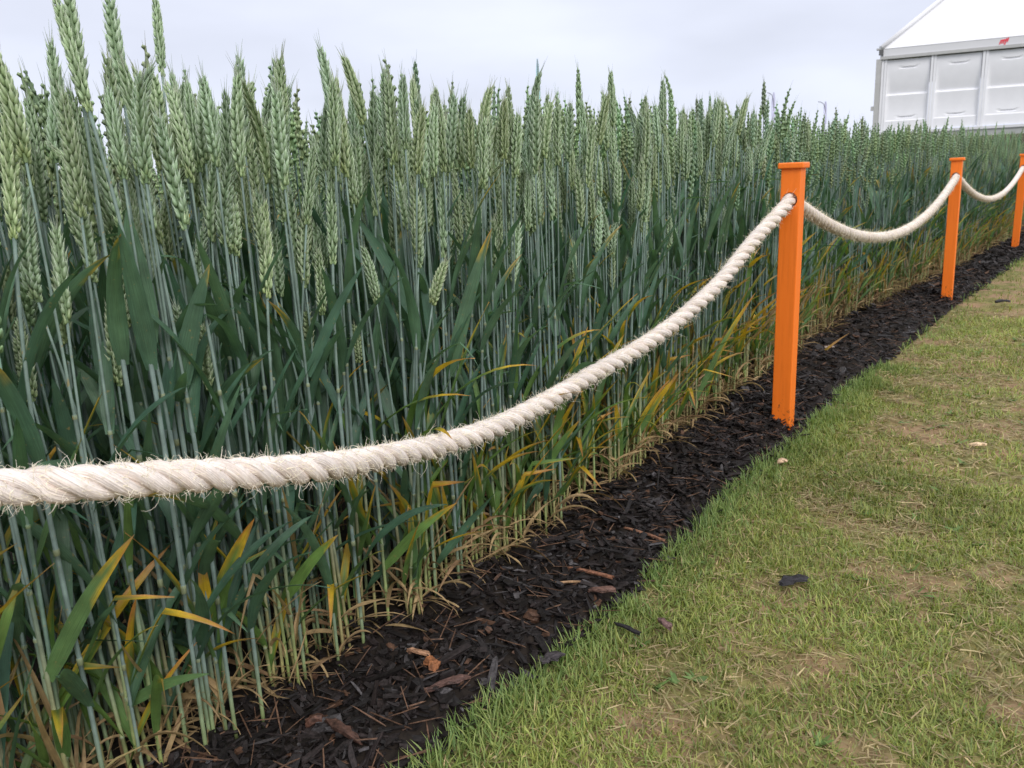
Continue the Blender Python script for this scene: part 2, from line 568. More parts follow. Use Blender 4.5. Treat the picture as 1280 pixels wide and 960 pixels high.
# fine shreds lying on the mulch
n = 850
S = rng.random(n) ** 1.3 * 5 - .5
G, Wv = np.interp(S, G_EDGE[:, 0], G_EDGE[:, 1]), wedge(S)
Vv = G + rng.random(n) * (Wv + .03 - G)
b = rng.random(n)
cd = np.stack([.10 + .12 * b, .055 + .07 * b, .035 + .045 * b], -1) * .8
Vc, Fc, Cc, Uc = chips(n, S, Vv, mulch_z(S, Vv) + .010 + .005 * rng.random(n), .012 + rng.gamma(2, .010, n).clip(0, .06), .0009 + .0009 * rng.random(n), np.full(n, .0008), R(14), cd)
tag(obj('bark_fibres', mesh_from('bark_fibres', Vc, Fc, Cc, Uc, M_chip, smooth=False)),
    'thin brown bark fibres scattered over the dark mulch', 'bark fibres', kind='stuff')


# pieces of bark that stand out one by one
def big_chip(name, label, X, Y, z, L_, W_, T_, ang, col, cat='bark chip', group=None, tilt=(0, 0), rough=.7):
    """ang = heading of the long side in degrees, 0 = to the photo's right"""
    nx, ny = 6, 4
    g = np.random.default_rng(int(X * 7 + Y))
    V = []
    for i in range(nx + 1):
        t = i / nx
        wd = W_ * (0.35 + .65 * min(1, 4.5 * t, 4.5 * (1 - t))) * (1 + rough * (g.random() - .5))
        off = (g.random() - .5) * W_ * .3
        for k in range(8):
            a = 2 * math.pi * k / 8 + .2
            V.append(((t - .5) * L_ + (g.random() - .5) * L_ / nx * .7, off + math.copysign(abs(math.cos(a)) ** .6, math.cos(a)) * wd / 2,
                      math.copysign(abs(math.sin(a)) ** .7, math.sin(a)) * T_ / 2 * (.7 + .6 * g.random()) + math.sin(t * 3) * T_ * .4))
    V.append((-L_ * .5, 0, 0)); V.append((L_ * .5, 0, 0))
    F = []
    for i in range(nx):
        for k in range(8):
            a, b_ = i * 8 + k, i * 8 + (k + 1) % 8
            F += [(a, b_, b_ + 8), (a, b_ + 8, a + 8)]
    for k in range(8):
        F.append((len(V) - 2, (k + 1) % 8, k)); F.append((len(V) - 1, nx * 8 + k, nx * 8 + (k + 1) % 8))
    V = np.array(V)
    C = np.array(col)[None] * (.6 + .8 * g.random((len(V), 1)))
    U = V[:, :2]
    o = obj(name, mesh_from(name, V, F, C, U, M_chip, smooth=False))
    d = unpx(X, Y, 1.0) - np.array([0, 0, CAM_H])
    t = (z - CAM_H) / d[2]
    p = np.array([0, 0, CAM_H]) + d * t
    s_, v_ = xy2sv(p[0], p[1])
    zz = float(mulch_z(s_, v_)) if v_ > float(np.interp(s_, G_EDGE[:, 0], G_EDGE[:, 1])) else float(lawn_z(p[0], p[1]))
    o.location = (p[0], p[1], max(z, zz + T_ * .3 + (.008 if v_ > -.2 else 0)))
    o.rotation_euler = (R(tilt[0]), R(tilt[1]), R(ang))
    tag(o, label, cat, group)
    return o


big_chip('bark_chip', 'stubby orange brown bark lump lying beside a pale splinter in the mulch', 541, 843, .02, .026, .013, .008, -60, (.24, .095, .04))
big_chip('bark_splinter', 'pale brown split bark splinter just above the orange brown lump', 524, 816, .025, .034, .008, .005, -28, (.36, .20, .12), 'bark splinter')
big_chip('bark_splinter', 'long reddish brown splinter in the mulch, nearer the camera of the two long ones', 737, 718, .028, .072, .006, .005, -30, (.22, .10, .06), 'bark splinter')
big_chip('bark_splinter', 'long thin brown splinter pointing to the grass edge, farther of the two long splinters', 806, 668, .028, .078, .006, .004, -45, (.24, .12, .075), 'bark splinter')
big_chip('bark_splinter', 'thin straight pale twig lying level in the mulch below the long reddish splinter', 702, 738, .028, .052, .003, .003, 4, (.33, .20, .11), 'twig')
big_chip('bark_chip', 'broad dull brown slab of bark beside the level pale twig', 752, 738, .024, .040, .013, .005, -5, (.12, .065, .05))
big_chip('bark_chip', 'black wet stick of bark poking out of the mulch over the grass edge', 784, 786, .018, .040, .008, .004, -45, (.016, .014, .016))
big_chip('bark_chip', 'purplish brown bark chip standing in the grass close to the mulch edge', 831, 780, .02, .026, .010, .006, -70, (.13, .075, .07))
big_chip('bark_chip', 'black flat bark chip lying alone in the middle of the lawn', 992, 726, .014, .045, .022, .0045, 15, (.020, .018, .022))
big_chip('wood_chip', 'pale tan wood chip lying on the lawn right of the nearest orange post', 1222, 556, .016, .034, .012, .006, -12, (.62, .45, .28), 'wood chip')
big_chip('wood_chip', 'pale pinkish wood chip at the foot of the nearest orange post', 978, 577, .016, .022, .014, .007, 30, (.55, .38, .25), 'wood chip')
big_chip('bark_chip', 'small dark bark chip far up the lawn near the second orange post', 1253, 377, .02, .055, .02, .01, -10, (.03, .028, .03))
big_chip('wood_chip', 'small whitish wood chip on the mulch between the first and second posts', 1037, 435, .025, .034, .014, .006, 10, (.55, .46, .40), 'wood chip')
big_chip('bark_chip', 'broad reddish brown bark piece in the mulch at the bottom of the photo', 430, 920, .025, .060, .010, .007, -42, (.075, .04, .03))
big_chip('bark_chip', 'knobbly red brown bark lump just left of the broad bottom bark piece', 394, 905, .025, .020, .014, .009, 20, (.10, .048, .033))
big_chip('bark_chip', 'dull brown bark shard lying along the mulch below the orange brown lump', 560, 868, .02, .055, .011, .005, 25, (.10, .055, .045))
big_chip('bark_chip', 'grey black flat bark flake at the grass edge', 690, 822, .02, .032, .018, .004, 30, (.05, .042, .046))

# ------------------------------------------------------------------ lawn grass
def blades(n, X, Y, Z, Ln, Wd, az, lean, curl, cols, tipcols, segs=3):
    """n curved blades, 2*segs+1 verts each"""
    ts = np.linspace(0, 1, segs + 1)
    P = np.zeros((n, segs + 1, 3)); P[:, 0] = np.stack([X, Y, Z], -1)
    ca, sa = np.cos(az), np.sin(az)
    for i in range(1, segs + 1):
        th = lean + curl * (ts[i - 1] + .5 / segs)
        st = np.sin(th) * Ln / segs
        P[:, i] = P[:, i - 1] + np.stack([ca * st, sa * st, np.cos(th) * Ln / segs], -1)
    P[:, 1:, 2] = np.maximum(P[:, 1:, 2], Z[:, None] + .001)
    tw = rng.random(n) * 2 * math.pi
    tilt = (rng.random(n) - .5) * 1.2
    side = np.stack([-sa * np.cos(tilt), ca * np.cos(tilt), np.sin(tilt)], -1)
    m = 2 * segs + 1
    V = np.zeros((n, m, 3)); C = np.zeros((n, m, 3)); U = np.zeros((n, m, 2))
    for i in range(segs):
        wd = Wd * (1 - (ts[i]) ** 2 * .75) * .5
        V[:, 2 * i] = P[:, i] - side * wd[:, None]; V[:, 2 * i + 1] = P[:, i] + side * wd[:, None]
        c = cols * (1 - ts[i] ** 1.5) + tipcols * ts[i] ** 1.5
        C[:, 2 * i] = c; C[:, 2 * i + 1] = c
        U[:, 2 * i + 1, 1] = 1
    V[:, -1] = P[:, -1]; C[:, -1] = tipcols
    f = []
    for i in range(segs - 1):
        a = 2 * i
        f += [(a, a + 1, a + 3), (a, a + 3, a + 2)]
    f.append((2 * segs - 2, 2 * segs - 1, 2 * segs))
    f = np.array(f)
    F = (f[None] + (np.arange(n) * m)[:, None, None]).reshape(-1, 3)
    return V.reshape(-1, 3), F, C.reshape(-1, 3), U.reshape(-1, 2)


def bare(x, y):
    b = fbm(x * 11 + 3, y * 11 + 9, 4) + .05 * np.clip((x - .25 * y) / .8, -1, 1)
    return np.clip((b - .565) / .08, 0, 1)


def lawn_band(n, s0, s1, w0, w1, scale, segs, cull=True):
    S = s0 + rng.random(n) * (s1 - s0)
    t = rng.random(n)
    Vv = gedge(S) + .004 - (w0 + t * (w1 - w0))
    X, Y = sv2xy(S, Vv)
    bx, by, bz = px(X, Y, 0.0)
    keep = (bz > .15) & (bx > -160) & (bx < 1440) & (by < 1150) if cull else np.ones(n, bool)
    bp = bare(X, Y)
    keep &= rng.random(n) > bp * .62
    X, Y, S, Vv, bp = X[keep], Y[keep], S[keep], Vv[keep], bp[keep]
    n = len(X)
    e = np.clip(1 - (gedge(S) - Vv) / .09, 0, 1)       # near the mulch edge: longer and greener
    hgt = fbm(X * 22, Y * 22, 2)
    Ln = (.008 + .015 * rng.random(n) * (.5 + hgt)) * (1 + .75 * e) * (1 - .3 * bp) * (.75 + .25 * scale)
    Wd = (.0013 + .0013 * rng.random(n)) * scale
    g = rng.random(n)[:, None]
    big = fbm(X * 3 + 40, Y * 3, 3)[:, None]
    c = np.array((.33, .35, .095)) * g + np.array((.15, .215, .06)) * (1 - g)
    c = c * (.55 + .9 * big)
    c = c * (1 - e[:, None] * .6) + np.array((.12, .225, .075)) * e[:, None] * .6
    straw = rng.random(n) < (.10 + .35 * bp) * (1 - .8 * e)
    sc_ = np.stack([.46 + .2 * g[:, 0], .36 + .14 * g[:, 0], .17 + .1 * g[:, 0]], -1) * .85
    c[straw] = sc_[straw]
    tip = c * (1.15 + .25 * g)
    ty = rng.random(n) < .2
    tip[ty] = tip[ty] * .4 + np.array((.34, .31, .10)) * .6
    az = rng.random(n) * 2 * math.pi
    # near the edge blades lean out over the mulch a little
    lean = rng.random(n) ** .9 * 1.15 * (1 - .45 * e) + straw * .5
    curl = rng.random(n) * 1.1
    return blades(n, X, Y, lawn_z(X, Y) - .003, Ln, Wd, az, lean, curl, c, tip, segs)


def thatch(n, s0, s1, w1, scale):
    S = s0 + rng.random(n) * (s1 - s0)
    Vv = gedge(S) - .015 - rng.random(n) * w1
    X, Y = sv2xy(S, Vv)
    bx, by, bz = px(X, Y, 0.0)
    keep = (bz > .15) & (bx > -160) & (bx < 1440) & (by < 1150) & (rng.random(n) < .35 + .65 * bare(X, Y))
    X, Y = X[keep], Y[keep]
    n = len(X)
    q = rng.random((n, 1))
    c = lerp((.22, .15, .085), (.52, .42, .23), q) * (.7 + .5 * rng.random((n, 1)))
    g_ = rng.random(n) < .4
    c[g_] = c[g_] * .3 + np.array((.16, .17, .05)) * .8
    return blades(n, X, Y, lawn_z(X, Y) + .001 + .004 * rng.random(n), .012 + .022 * rng.random(n), (.001 + .0012 * rng.random(n)) * scale, rng.random(n) * 6.283,
                  1.25 + .25 * rng.random(n), .5 * rng.random(n), c, c * 1.05, 2)


parts = [thatch(45000, -.6, 1.3, 1.25, 1.0), thatch(40000, 1.0, 3.4, 1.7, 1.5), lawn_band(30000, -.6, 2.2, 0, .12, 1.0, 3),
         lawn_band(205000, -.6, 1.3, .1, 1.25, .95, 2),
         lawn_band(90000, 1.0, 3.2, .06, 1.7, 1.25, 2),
         lawn_band(52000, 2.2, 7.5, 0, 3.0, 1.8, 2),
         lawn_band(22000, 6.5, 16, 0, 7.0, 3.2, 1),
         lawn_band(45000, -.8, 4.5, 1.2, 2.9, 2.0, 1, False)]
Vg, Fg, Cg, Ug = join(parts)
def weeds(n):
    S = rng.random(n) * 3.2 - .2
    Vv = gedge(S) - .05 - rng.random(n) * 1.4
    k = 6
    S, Vv = np.repeat(S, k), np.repeat(Vv, k)
    X, Y = sv2xy(S, Vv)
    X = X + rng.normal(size=len(X)) * .003; Y = Y + rng.normal(size=len(Y)) * .003
    g = rng.random((len(X), 1))
    c = np.array((.13, .21, .06)) * (.8 + .5 * g)
    return blades(len(X), X, Y, lawn_z(X, Y) + .002, .010 + .014 * g[:, 0], .004 + .003 * rng.random(len(X)), rng.random(len(X)) * 6.283, 1.0 + .3 * rng.random(len(X)), .4 * rng.random(len(X)), c, c * .9, 3)


Vg, Fg, Cg, Ug = join([(Vg, Fg, Cg, Ug), weeds(170)])
tag(obj('lawn_grass', mesh_from('lawn_grass', Vg, Fg, Cg, Ug, M_grass)),
    'short patchy yellow green mown grass with straw and bare spots', 'grass', kind='stuff')

# ------------------------------------------------------------------ wheat
def height_factor(g, s_, v_=1.0):
    q = 1.018 + .030 * g.normal() - .20 * g.random() ** 3
    if g.random() < .07: q -= .12
    if v_ < .13: q -= .26 * g.random() ** 2.2
    return min(q, 1.10) * (1 + .042 * min(1, max(0, (s_ - .3) / 1.8)))


PAL = dict(
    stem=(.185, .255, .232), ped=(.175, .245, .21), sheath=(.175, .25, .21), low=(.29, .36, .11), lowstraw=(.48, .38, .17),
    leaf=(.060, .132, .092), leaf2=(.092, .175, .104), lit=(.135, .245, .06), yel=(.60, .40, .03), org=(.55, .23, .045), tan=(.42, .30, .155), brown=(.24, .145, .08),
    earA=(.345, .445, .275), earB=(.21, .305, .15), earT=(.53, .60, .45))


def floret(k, rings):
    V = [(0, 0, 0)]
    a = np.linspace(0, 2 * math.pi, k, endpoint=False)
    for t, r in rings:
        for x in a: V.append((math.cos(x) * r, math.sin(x) * r * .8, t))
    V.append((0, 0, rings[-1][0] + (.42 if k > 4 else .2)))
    F = [(0, 1 + (j + 1) % k, 1 + j) for j in range(k)]
    for i in range(len(rings) - 1):
        for j in range(k):
            p, q = 1 + i * k + j, 1 + i * k + (j + 1) % k
            F += [(p, q, q + k), (p, q + k, p + k)]
    l = len(V) - 1
    F += [(l, l - k + j, l - k + (j + 1) % k) for j in range(k)]
    V = np.array(V, float)
    tt = V[:, 2].clip(0, 1)
    return V, np.array(F), tt


FL = {0: floret(6, [(.14, .34), (.38, .5), (.68, .40), (.94, .10)]),
      1: floret(4, [(.25, .46), (.68, .38)]),
      2: floret(3, [(.45, .52)])}


def ear(g, L_, lod, nod, roll, tone=1.0):
    V0, F0, T0 = FL[min(lod, 2)]
    ns = {0: 19, 1: 15, 2: 12, 3: 7}[lod]
    slim = .84 + .26 * g.random()
    parts = []
    for i in range(ns):
        f = i / (ns - 1)
        side = 1 if i % 2 else -1
        env = min(1, .62 + 2.4 * f) * (1 - .42 * max(0, (f - .55) / .45) ** 1.5)
        z = f * (L_ - .012)
        fan = {0: [(-1, .0), (1, .0), (0, .6), (-1.5, -1), (1.5, -1)], 1: [(-1, 0), (1, 0), (0, .7)], 2: [(-.8, 0), (.8, 0)], 3: [(0, 0)]}[lod]
        for (a, u) in fan:
            ln = .0128 * env * (1 + (.1 if u > 0 else 0)) * (.72 if u == -1 else 1) * (1 + .15 * (g.random() - .5))
            wd = .0054 * env * (1 + .15 * (g.random() - .5)) * {0: 1, 1: 1.15, 2: 1.8, 3: 2.4}[lod]
            if lod >= 2: ln *= (1.3 if lod == 2 else 1.45)
            M = rotz(g.normal() * .1) @ roty(side * (R(13) + R(10) * (u > 0) + g.normal() * .06)) @ rotx(-a * R(15) + g.normal() * .06) @ np.diag([wd, wd, ln])
            V = V0 @ M.T + np.array([side * .0024 * env, a * .0022 * env, z + (.0025 if u > 0 else 0) - (.0015 if u == -1 else 0)])
            m = tone * (.8 + .4 * g.random())
            c = lerp(PAL['earB'], PAL['earA'], 1)[None] * T0[:, None] + np.array(PAL['earB'])[None] * (1 - T0[:, None])
            edge = np.clip((T0 - .7) / .3, 0, 1)[:, None]
            c = (c * (1 - edge) + np.array(PAL['earT']) * edge) * m
            if f < .08: c = c * np.array([1.02, 1.0, .85])
            parts.append((V, F0, c, np.stack([T0, T0], -1)))
    zc = np.array([0, L_ * .3, L_ * .7, L_ * .93])
    parts.append(tube(np.stack([zc * 0, zc * 0, zc], -1), np.array([.0022, .0042, .0036, .0012]) * (1.05 if lod >= 2 else 1), 4, np.array(PAL['earB']) * tone * .9, cap=False))
    if lod <= 2:       # short awns at the tip
        for k in range((7, 4, 2)[lod]):
            a = g.random() * 6.28
            b0 = np.array([0, 0, L_ - .012 - .010 * g.random()])
            dr = unit([math.cos(a) * .22, math.sin(a) * .22, 1])
            parts.append(tube([b0, b0 + dr * .012, b0 + dr * (.018 + .012 * g.random())], [.0006, .0004, .0001], 3, np.array(PAL['earT']) * .8, cap=False))
    V, F, C, U = join(parts)
    V = V @ rotz(roll).T
    V[:, :2] *= slim * .89
    C = C * (np.array([1.06, 1.02, .92]) * (q_ := g.random() ** 1.8) + np.array([.95, 1.0, 1.07]) * (1 - q_))
    V[:, 0] += nod * (V[:, 2] / L_) ** 2 * L_
    return V, F, C, U


def leaf(g, p0, az, th0, bend, L_, W_, nseg, mode='green', twist=0.0, kink=None, fold=.22, dry=.0):
    """strip blade; th0 = angle from vertical at the base; bend = added angle along it"""
    ts = np.linspace(0, 1, nseg + 1)
    P = [np.array(p0, float)]
    azs = az + np.cumsum(np.full(nseg + 1, g.normal() * .25 / nseg))
    th = th0
    dirs = []
    for i in range(nseg + 1):
        th = th0 + bend * ts[i] ** 1.5
        if kink and ts[i] > kink[0]: th += kink[1]
        d = np.array([math.sin(th) * math.cos(azs[i]), math.sin(th) * math.sin(azs[i]), math.cos(th)])
        dirs.append(d)
        if i < nseg: P.append(P[-1] + d * L_ / nseg)
    P = np.array(P)
    D = np.array(dirs)
    side0 = np.stack([-np.sin(azs), np.cos(azs), np.zeros(nseg + 1)], -1)
    up = np.cross(D, side0)
    tw = twist * ts
    side = side0 * np.cos(tw)[:, None] + up * np.sin(tw)[:, None]
    nrm = np.cross(D, side)
    wdt = W_ * np.minimum(1, .55 + 2.2 * ts) * (1 - ts ** 2.6) ** .8
    wdt[-1] = W_ * .02
    ed = side * (wdt / 2)[:, None]
    wave = np.sin(ts * 9 + g.random() * 6)[:, None] * nrm * (W_ * .05)
    V = np.stack([P - ed + nrm * (wdt * fold)[:, None] + wave, P, P + ed + nrm * (wdt * fold)[:, None] - wave], 1).reshape(-1, 3)
    i = np.arange(nseg)[:, None] * 3
    F = np.concatenate([np.concatenate([i, i + 1, i + 4], 1), np.concatenate([i, i + 4, i + 3], 1), np.concatenate([i + 1, i + 2, i + 5], 1), np.concatenate([i + 1, i + 5, i + 4], 1)])
    mix = g.random()
    base = lerp(PAL['leaf'], PAL['leaf2'], mix)
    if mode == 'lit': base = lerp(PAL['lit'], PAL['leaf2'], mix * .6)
    C = np.repeat(base[None], nseg + 1, 0)
    C = C * (1 + .12 * np.sin(ts * 5 + g.random() * 6))[:, None]
    C = np.stack([C, C * np.array([1.15, 1.12, 1.05]), C], 1)
    if mode in ('tan', 'brown'):
        c0 = lerp(PAL['tan'], PAL['brown'], g.random() if mode == 'brown' else g.random() * .35)
        C = np.repeat(np.repeat(c0[None, None], nseg + 1, 0), 3, 1) * (1 + .3 * (g.random((nseg + 1, 3, 1)) - .5))
    elif dry > 0:
        for sd, ex in ((0, g.random() * .3), (1, -.05), (2, g.random() * .3)):
            k = np.clip((ts - (1 - dry) + ex) / .12, 0, 1)[:, None]
            k2 = np.clip((ts - (1 - dry * .45) + ex * .5) / .1, 0, 1)[:, None]
            C[:, sd] = C[:, sd] * (1 - k) + np.array(PAL['yel']) * k * (.8 + .3 * g.random())
            C[:, sd] = C[:, sd] * (1 - k2) + lerp(PAL['org'], PAL['tan'], g.random()) * k2
    U = np.stack([np.repeat(ts, 3), np.tile([0, .5, 1], nseg + 1)], -1) + g.random(2) * 5
    return V, F, C.reshape(-1, 3), U


def stalk(g, H, lod, kind='green', ear_len=None, bend=None, nod=None, flag_az=None, nleaf=3, small=False, flag=None):
    """parts of one wheat stalk, root at the origin, ear tip at height about H"""
    L_ = ear_len or (.082 + .036 * g.random())
    hs = H - L_
    bend = (g.normal() * .020) if bend is None else bend
    xof = lambda z: bend * (z / hs) ** 2
    baz = g.random() * 6.28
    out = []
    c1 = hs * (.60 + .12 * g.random())      # flag leaf collar
    c2 = hs * (.36 + .08 * g.random())
    c3 = hs * (.17 + .06 * g.random())
    rs = .72 if not small else .65
    nn = {0: 3, 1: 2, 2: 1, 3: 1}[lod]
    z, r, c = [], [], []
    edge = kind == 'edge'
    lowc = lerp(PAL['low'], PAL['lowstraw'], g.random()) if edge else lerp(PAL['sheath'], PAL['low'], .85)
    tone = .85 + .3 * g.random()

    def colz(zz):
        if edge and zz < c2: return lerp(lowc, PAL['sheath'], min(1, zz / c2) ** 1.4) * tone
        if zz < c3: return lerp(lowc, PAL['sheath'], min(1, zz / c3)) * tone
        if zz < c1: return np.array(PAL['stem']) * tone
        return np.array(PAL['ped']) * tone
    segs = [(0, c3, .0028, .0030), (c3, c2, .0029, .0031), (c2, c1, .0029, .0027), (c1, hs, .0021, .0015)]
    for q, (za, zb, ra, rb) in enumerate(segs):
        za2 = za + (.005 if q else .0006)
        m = nn + (1 if q == 3 and lod == 0 else 0)
        for k in range(m + 1):
            t = k / m
            z.append(za2 + (zb - .0006 - za2) * t); r.append((ra + (rb - ra) * t) * rs); c.append(colz(z[-1]))
        if lod <= 1 and q < 3:      # node: a pale swollen ring
            z += [zb + .0001, zb + .0035]; r += [rb * 1.22 * rs, rb * 1.18 * rs]; c += [np.array((.26, .29, .17)) * tone, np.array((.20, .25, .16)) * tone]
            z += [zb + .0042]; r += [segs[q + 1][2] * rs]; c += [colz(zb + .005)]
    o_ = np.argsort(z, kind='stable')
    z, r, c = np.array(z)[o_], np.array(r)[o_], np.array(c)[o_]
    P = np.stack([xof(z), np.zeros_like(z), z], -1)
    if lod == 3:
        k = z > hs * .35
        P, r, c = P[k][[0, -1]], r[k][[0, -1]] * 1.2, c[k][[0, -1]]
    kk = {0: 8, 1: 5, 2: 3, 3: 3}[lod]
    Rb = rotz(baz)
    out.append(('stem', xform(tube(P, r, kk, c, cap=lod < 2), Rb)))
    # ear
    slope = math.atan(2 * bend / hs)
    nod = g.normal() * .11 if nod is None else nod
    E = ear(g, L_, lod, nod, g.random() * 3.14, .85 + .3 * g.random())
    E = xform(E, Rb @ roty(slope), Rb @ np.array([bend, 0, hs - .002]))
    out.append(('ear', E))
    nseg = {0: 12, 1: 7, 2: 4, 3: 2}[lod]
    az = g.random() * 6.28 if flag_az is None else flag_az
    at = lambda zz: Rb @ np.array([xof(zz), 0, zz])
    wide = {0: 1, 1: 1, 2: 1.1, 3: 1.5}[lod]
    # flag leaf: mostly upright beside the ear
    th = R(6) + R(22) * g.random() ** 1.3
    if flag:
        out.append(('leaf', leaf(g, at(c1), flag['az'], flag['th'], flag.get('bend', .1), flag['L'], flag['W'], nseg, 'green', flag.get('twist', .1), dry=flag.get('dry', 0))))
    elif lod < 3 or g.random() < .35:
        out.append(('leaf', leaf(g, at(c1), az, th, R(10) + R(50) * g.random() ** 2, .13 + .075 * g.random(), (.0125 + .0065 * g.random()) * wide, nseg,
                                 'green', g.normal() * .6, kink=(.55 + .3 * g.random(), R(35) + R(50) * g.random()) if g.random() < .18 else None,
                                 dry=.07 + .06 * g.random() if g.random() < .22 else 0)))
    for q, zc in ((1, c2), (2, c3), (2, c3 * .55)):
        if lod == 3 and q == 2: break
        if zc < c3 * .9 and not (edge and g.random() < .8): continue
        az += math.pi + g.normal() * .5
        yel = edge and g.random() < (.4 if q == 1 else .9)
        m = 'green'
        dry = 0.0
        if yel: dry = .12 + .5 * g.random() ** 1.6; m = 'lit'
        if q == 2 and edge and g.random() < .35: m = 'tan'
        th = R(8) + R(30) * g.random()
        bd = R(8) + R(75) * g.random() ** 2.4
        out.append(('leaf', leaf(g, at(zc), az, th, bd, .14 + .09 * g.random(), (.0085 + .006 * g.random()) * wide * (.6 if m == 'tan' else 1), nseg, m, g.normal() * 1.1,
                                 kink=(.5 + .3 * g.random(), R(60)) if g.random() < .15 else None, dry=dry)))
    if lod <= 2 and (edge or g.random() < .5):
        for k in range(2 if edge and g.random() < .4 else 1):
            az += 1.6 + g.normal()
            out.append(('dead_leaf', leaf(g, at(.01 + .07 * g.random()), az, R(15) + R(50) * g.random(), R(70) + R(70) * g.random(), .05 + .07 * g.random(), .0035 + .0045 * g.random(), max(3, nseg - 2),
                                          'brown' if g.random() < .4 else 'tan', g.normal() * 2.5, fold=.4)))
    return out


# ---- sow the crop
def sow(n, s0, s1, v0, v1, clump):
    """stems in clumps of a few tillers"""
    k = n // clump
    cs = s0 + (rng.permutation(k) + rng.random(k)) / max(k, 1) * (s1 - s0); cv = v0 + rng.random(k) * (v1 - v0)
    S = np.repeat(cs, clump) + rng.normal(size=k * clump) * .012
    V_ = np.repeat(cv, clump) + rng.normal(size=k * clump) * .011
    return S, wedge(S) + np.maximum(V_, .004 + .012 * rng.random(k * clump))


def density_sow(dens, s0, s1, v0, v1, clump=4): return sow(int(dens * (s1 - s0) * (v1 - v0)), s0, s1, v0, v1, clump)


NS = 2.2
bands = [(density_sow(1500, -.85, NS, -.004, .075, 4), 'edge'), (density_sow(1050, -.95, NS, .07, .24, 4), 'green'), (density_sow(800, -1.1, NS, .24, .55), 'green'), (density_sow(420, -1.3, NS, .55, 1.0), 'green'),
         (density_sow(1000, NS, 7, 0, .08, 4), 'edge'), (density_sow(640, NS, 7, .08, .25), 'green'), (density_sow(460, NS, 7, .25, .55), 'green'), (density_sow(300, NS, 7.5, .55, 1.0), 'green'),
         (density_sow(115, -1.5, 11, 1.0, 2.4), 'green'), (density_sow(55, -2, 16, 2.4, 6.5), 'green'), (density_sow(90, 7.0, 14, 0, 2.4), 'green')]
rec = []
for bi, ((S, V_), kd) in enumerate(bands):
    X, Y = sv2xy(S, V_)
    for s_, v_, x, y in zip(S, V_, X, Y):
        rec.append((s_, v_, x, y, bi))
rec = np.array(rec)
bx, by, bz = px(rec[:, 2], rec[:, 3], .5)
tx, ty, tz = px(rec[:, 2], rec[:, 3], .78)
ok = (bz > .42) & (((bx > -330) & (bx < 1600)) | ((tx > -330) & (tx < 1600))) & (ty < 900)
ok &= np.hypot(rec[:, 2], rec[:, 3]) > .55
# leave out stems standing in a post
for ps, pv in ((1.435, -.139), (3.55, -.085), (5.89, -.044)):
    ok &= np.hypot(rec[:, 0] - ps, rec[:, 1] - pv) > .05
rec = rec[ok]; bx = bx[ok]; bz = bz[ok]
vin = rec[:, 1] - wedge(rec[:, 0])
print('stalks', len(rec))

# which show largest: near the camera, front of the crop, in frame
score = 1 / bz * np.exp(-vin * 4.2) * ((bx > -15) & (bx < 1290))
N_HERO_MAX = 276
order = np.argsort(-score)
indiv = order[:N_HERO_MAX]
is_ind = np.zeros(len(rec), bool); is_ind[indiv] = True

TPL = {}
gt = np.random.default_rng(11)
for kd in ('edge', 'green'):
    for lod, cnt in ((0, 14), (1, 10), (2, 12), (3, 10)):
        TPL[kd, lod] = [stalk(gt, .725 + .012 * gt.normal(), lod, kd) for _ in range(cnt)]
# meshes for the individual stalks (parts)
PM = {}
MATS = dict(stem=M_stem, ear=M_ear, leaf=M_leaf, dead_leaf=M_straw)
for kd in ('edge', 'green'):
    PM[kd] = [[(nm, mesh_from('wheat_' + nm, *p, mat=MATS[nm])) for nm, p in t] for t in TPL[kd, 0]]


ZONES = [(55, 'at the very left edge'), (120, 'beside the left edge'), (190, 'above the left end of the rope'), (260, 'above the rope\'s thick left part'),
         (330, 'right of the broad upright leaf'), (400, 'behind the rope\'s lowest part'), (470, 'behind the rope\'s first bend'), (540, 'left of the crop\'s middle'),
         (610, 'in the crop\'s middle'), (680, 'where the rope starts climbing'), (745, 'behind the lower climbing rope'), (810, 'behind the middle climbing rope'),
         (870, 'behind the upper climbing rope'), (925, 'close left of nearest post'), (975, 'touching nearest post\'s left side'), (1035, 'half behind nearest post'),
         (1090, 'right of the nearest post'), (1150, 'behind the second rope loop'), (1400, 'towards the second post')]


def zone(x):
    for q, (lim, wd) in enumerate(ZONES):
        if x < lim: return q


GROUP = 'wheat stalks standing in the crop'
labels_todo = []
edge_like = lambda v_, s_: v_ < .045 + .075 * min(1, max(0, (s_ - .1) / .7))
for ii in indiv:
    s_, v_, x, y, bi = rec[ii]
    kd = 'edge' if edge_like(vin[ii], s_) else 'green'
    ti = int(rng.integers(len(PM[kd])))
    e0 = empty('wheat_stalk', (x, y, -.002))
    lean_a, lean = rng.random() * 6.28, abs(rng.normal()) * .048
    rz = rng.random() * 6.28
    hz = height_factor(rng, s_, vin[ii])
    e0.rotation_euler = (math.sin(lean_a) * lean, math.cos(lean_a) * lean, rz)
    e0.scale = (1, 1, hz)
    for nm, me in PM[kd][ti]:
        c = bpy.data.objects.new(nm, me); COL.objects.link(c); c.parent = e0
    dxl = math.cos(lean_a) * lean
    labels_todo.append((zone(bx[ii]), 0 if vin[ii] < .06 else (1 if vin[ii] < .15 else 2), bx[ii], e0,
                        'tall' if hz > 1.04 else ('short' if hz < .93 else ('leaning right' if dxl > .02 else ('leaning left' if dxl < -.02 else 'upright')))))
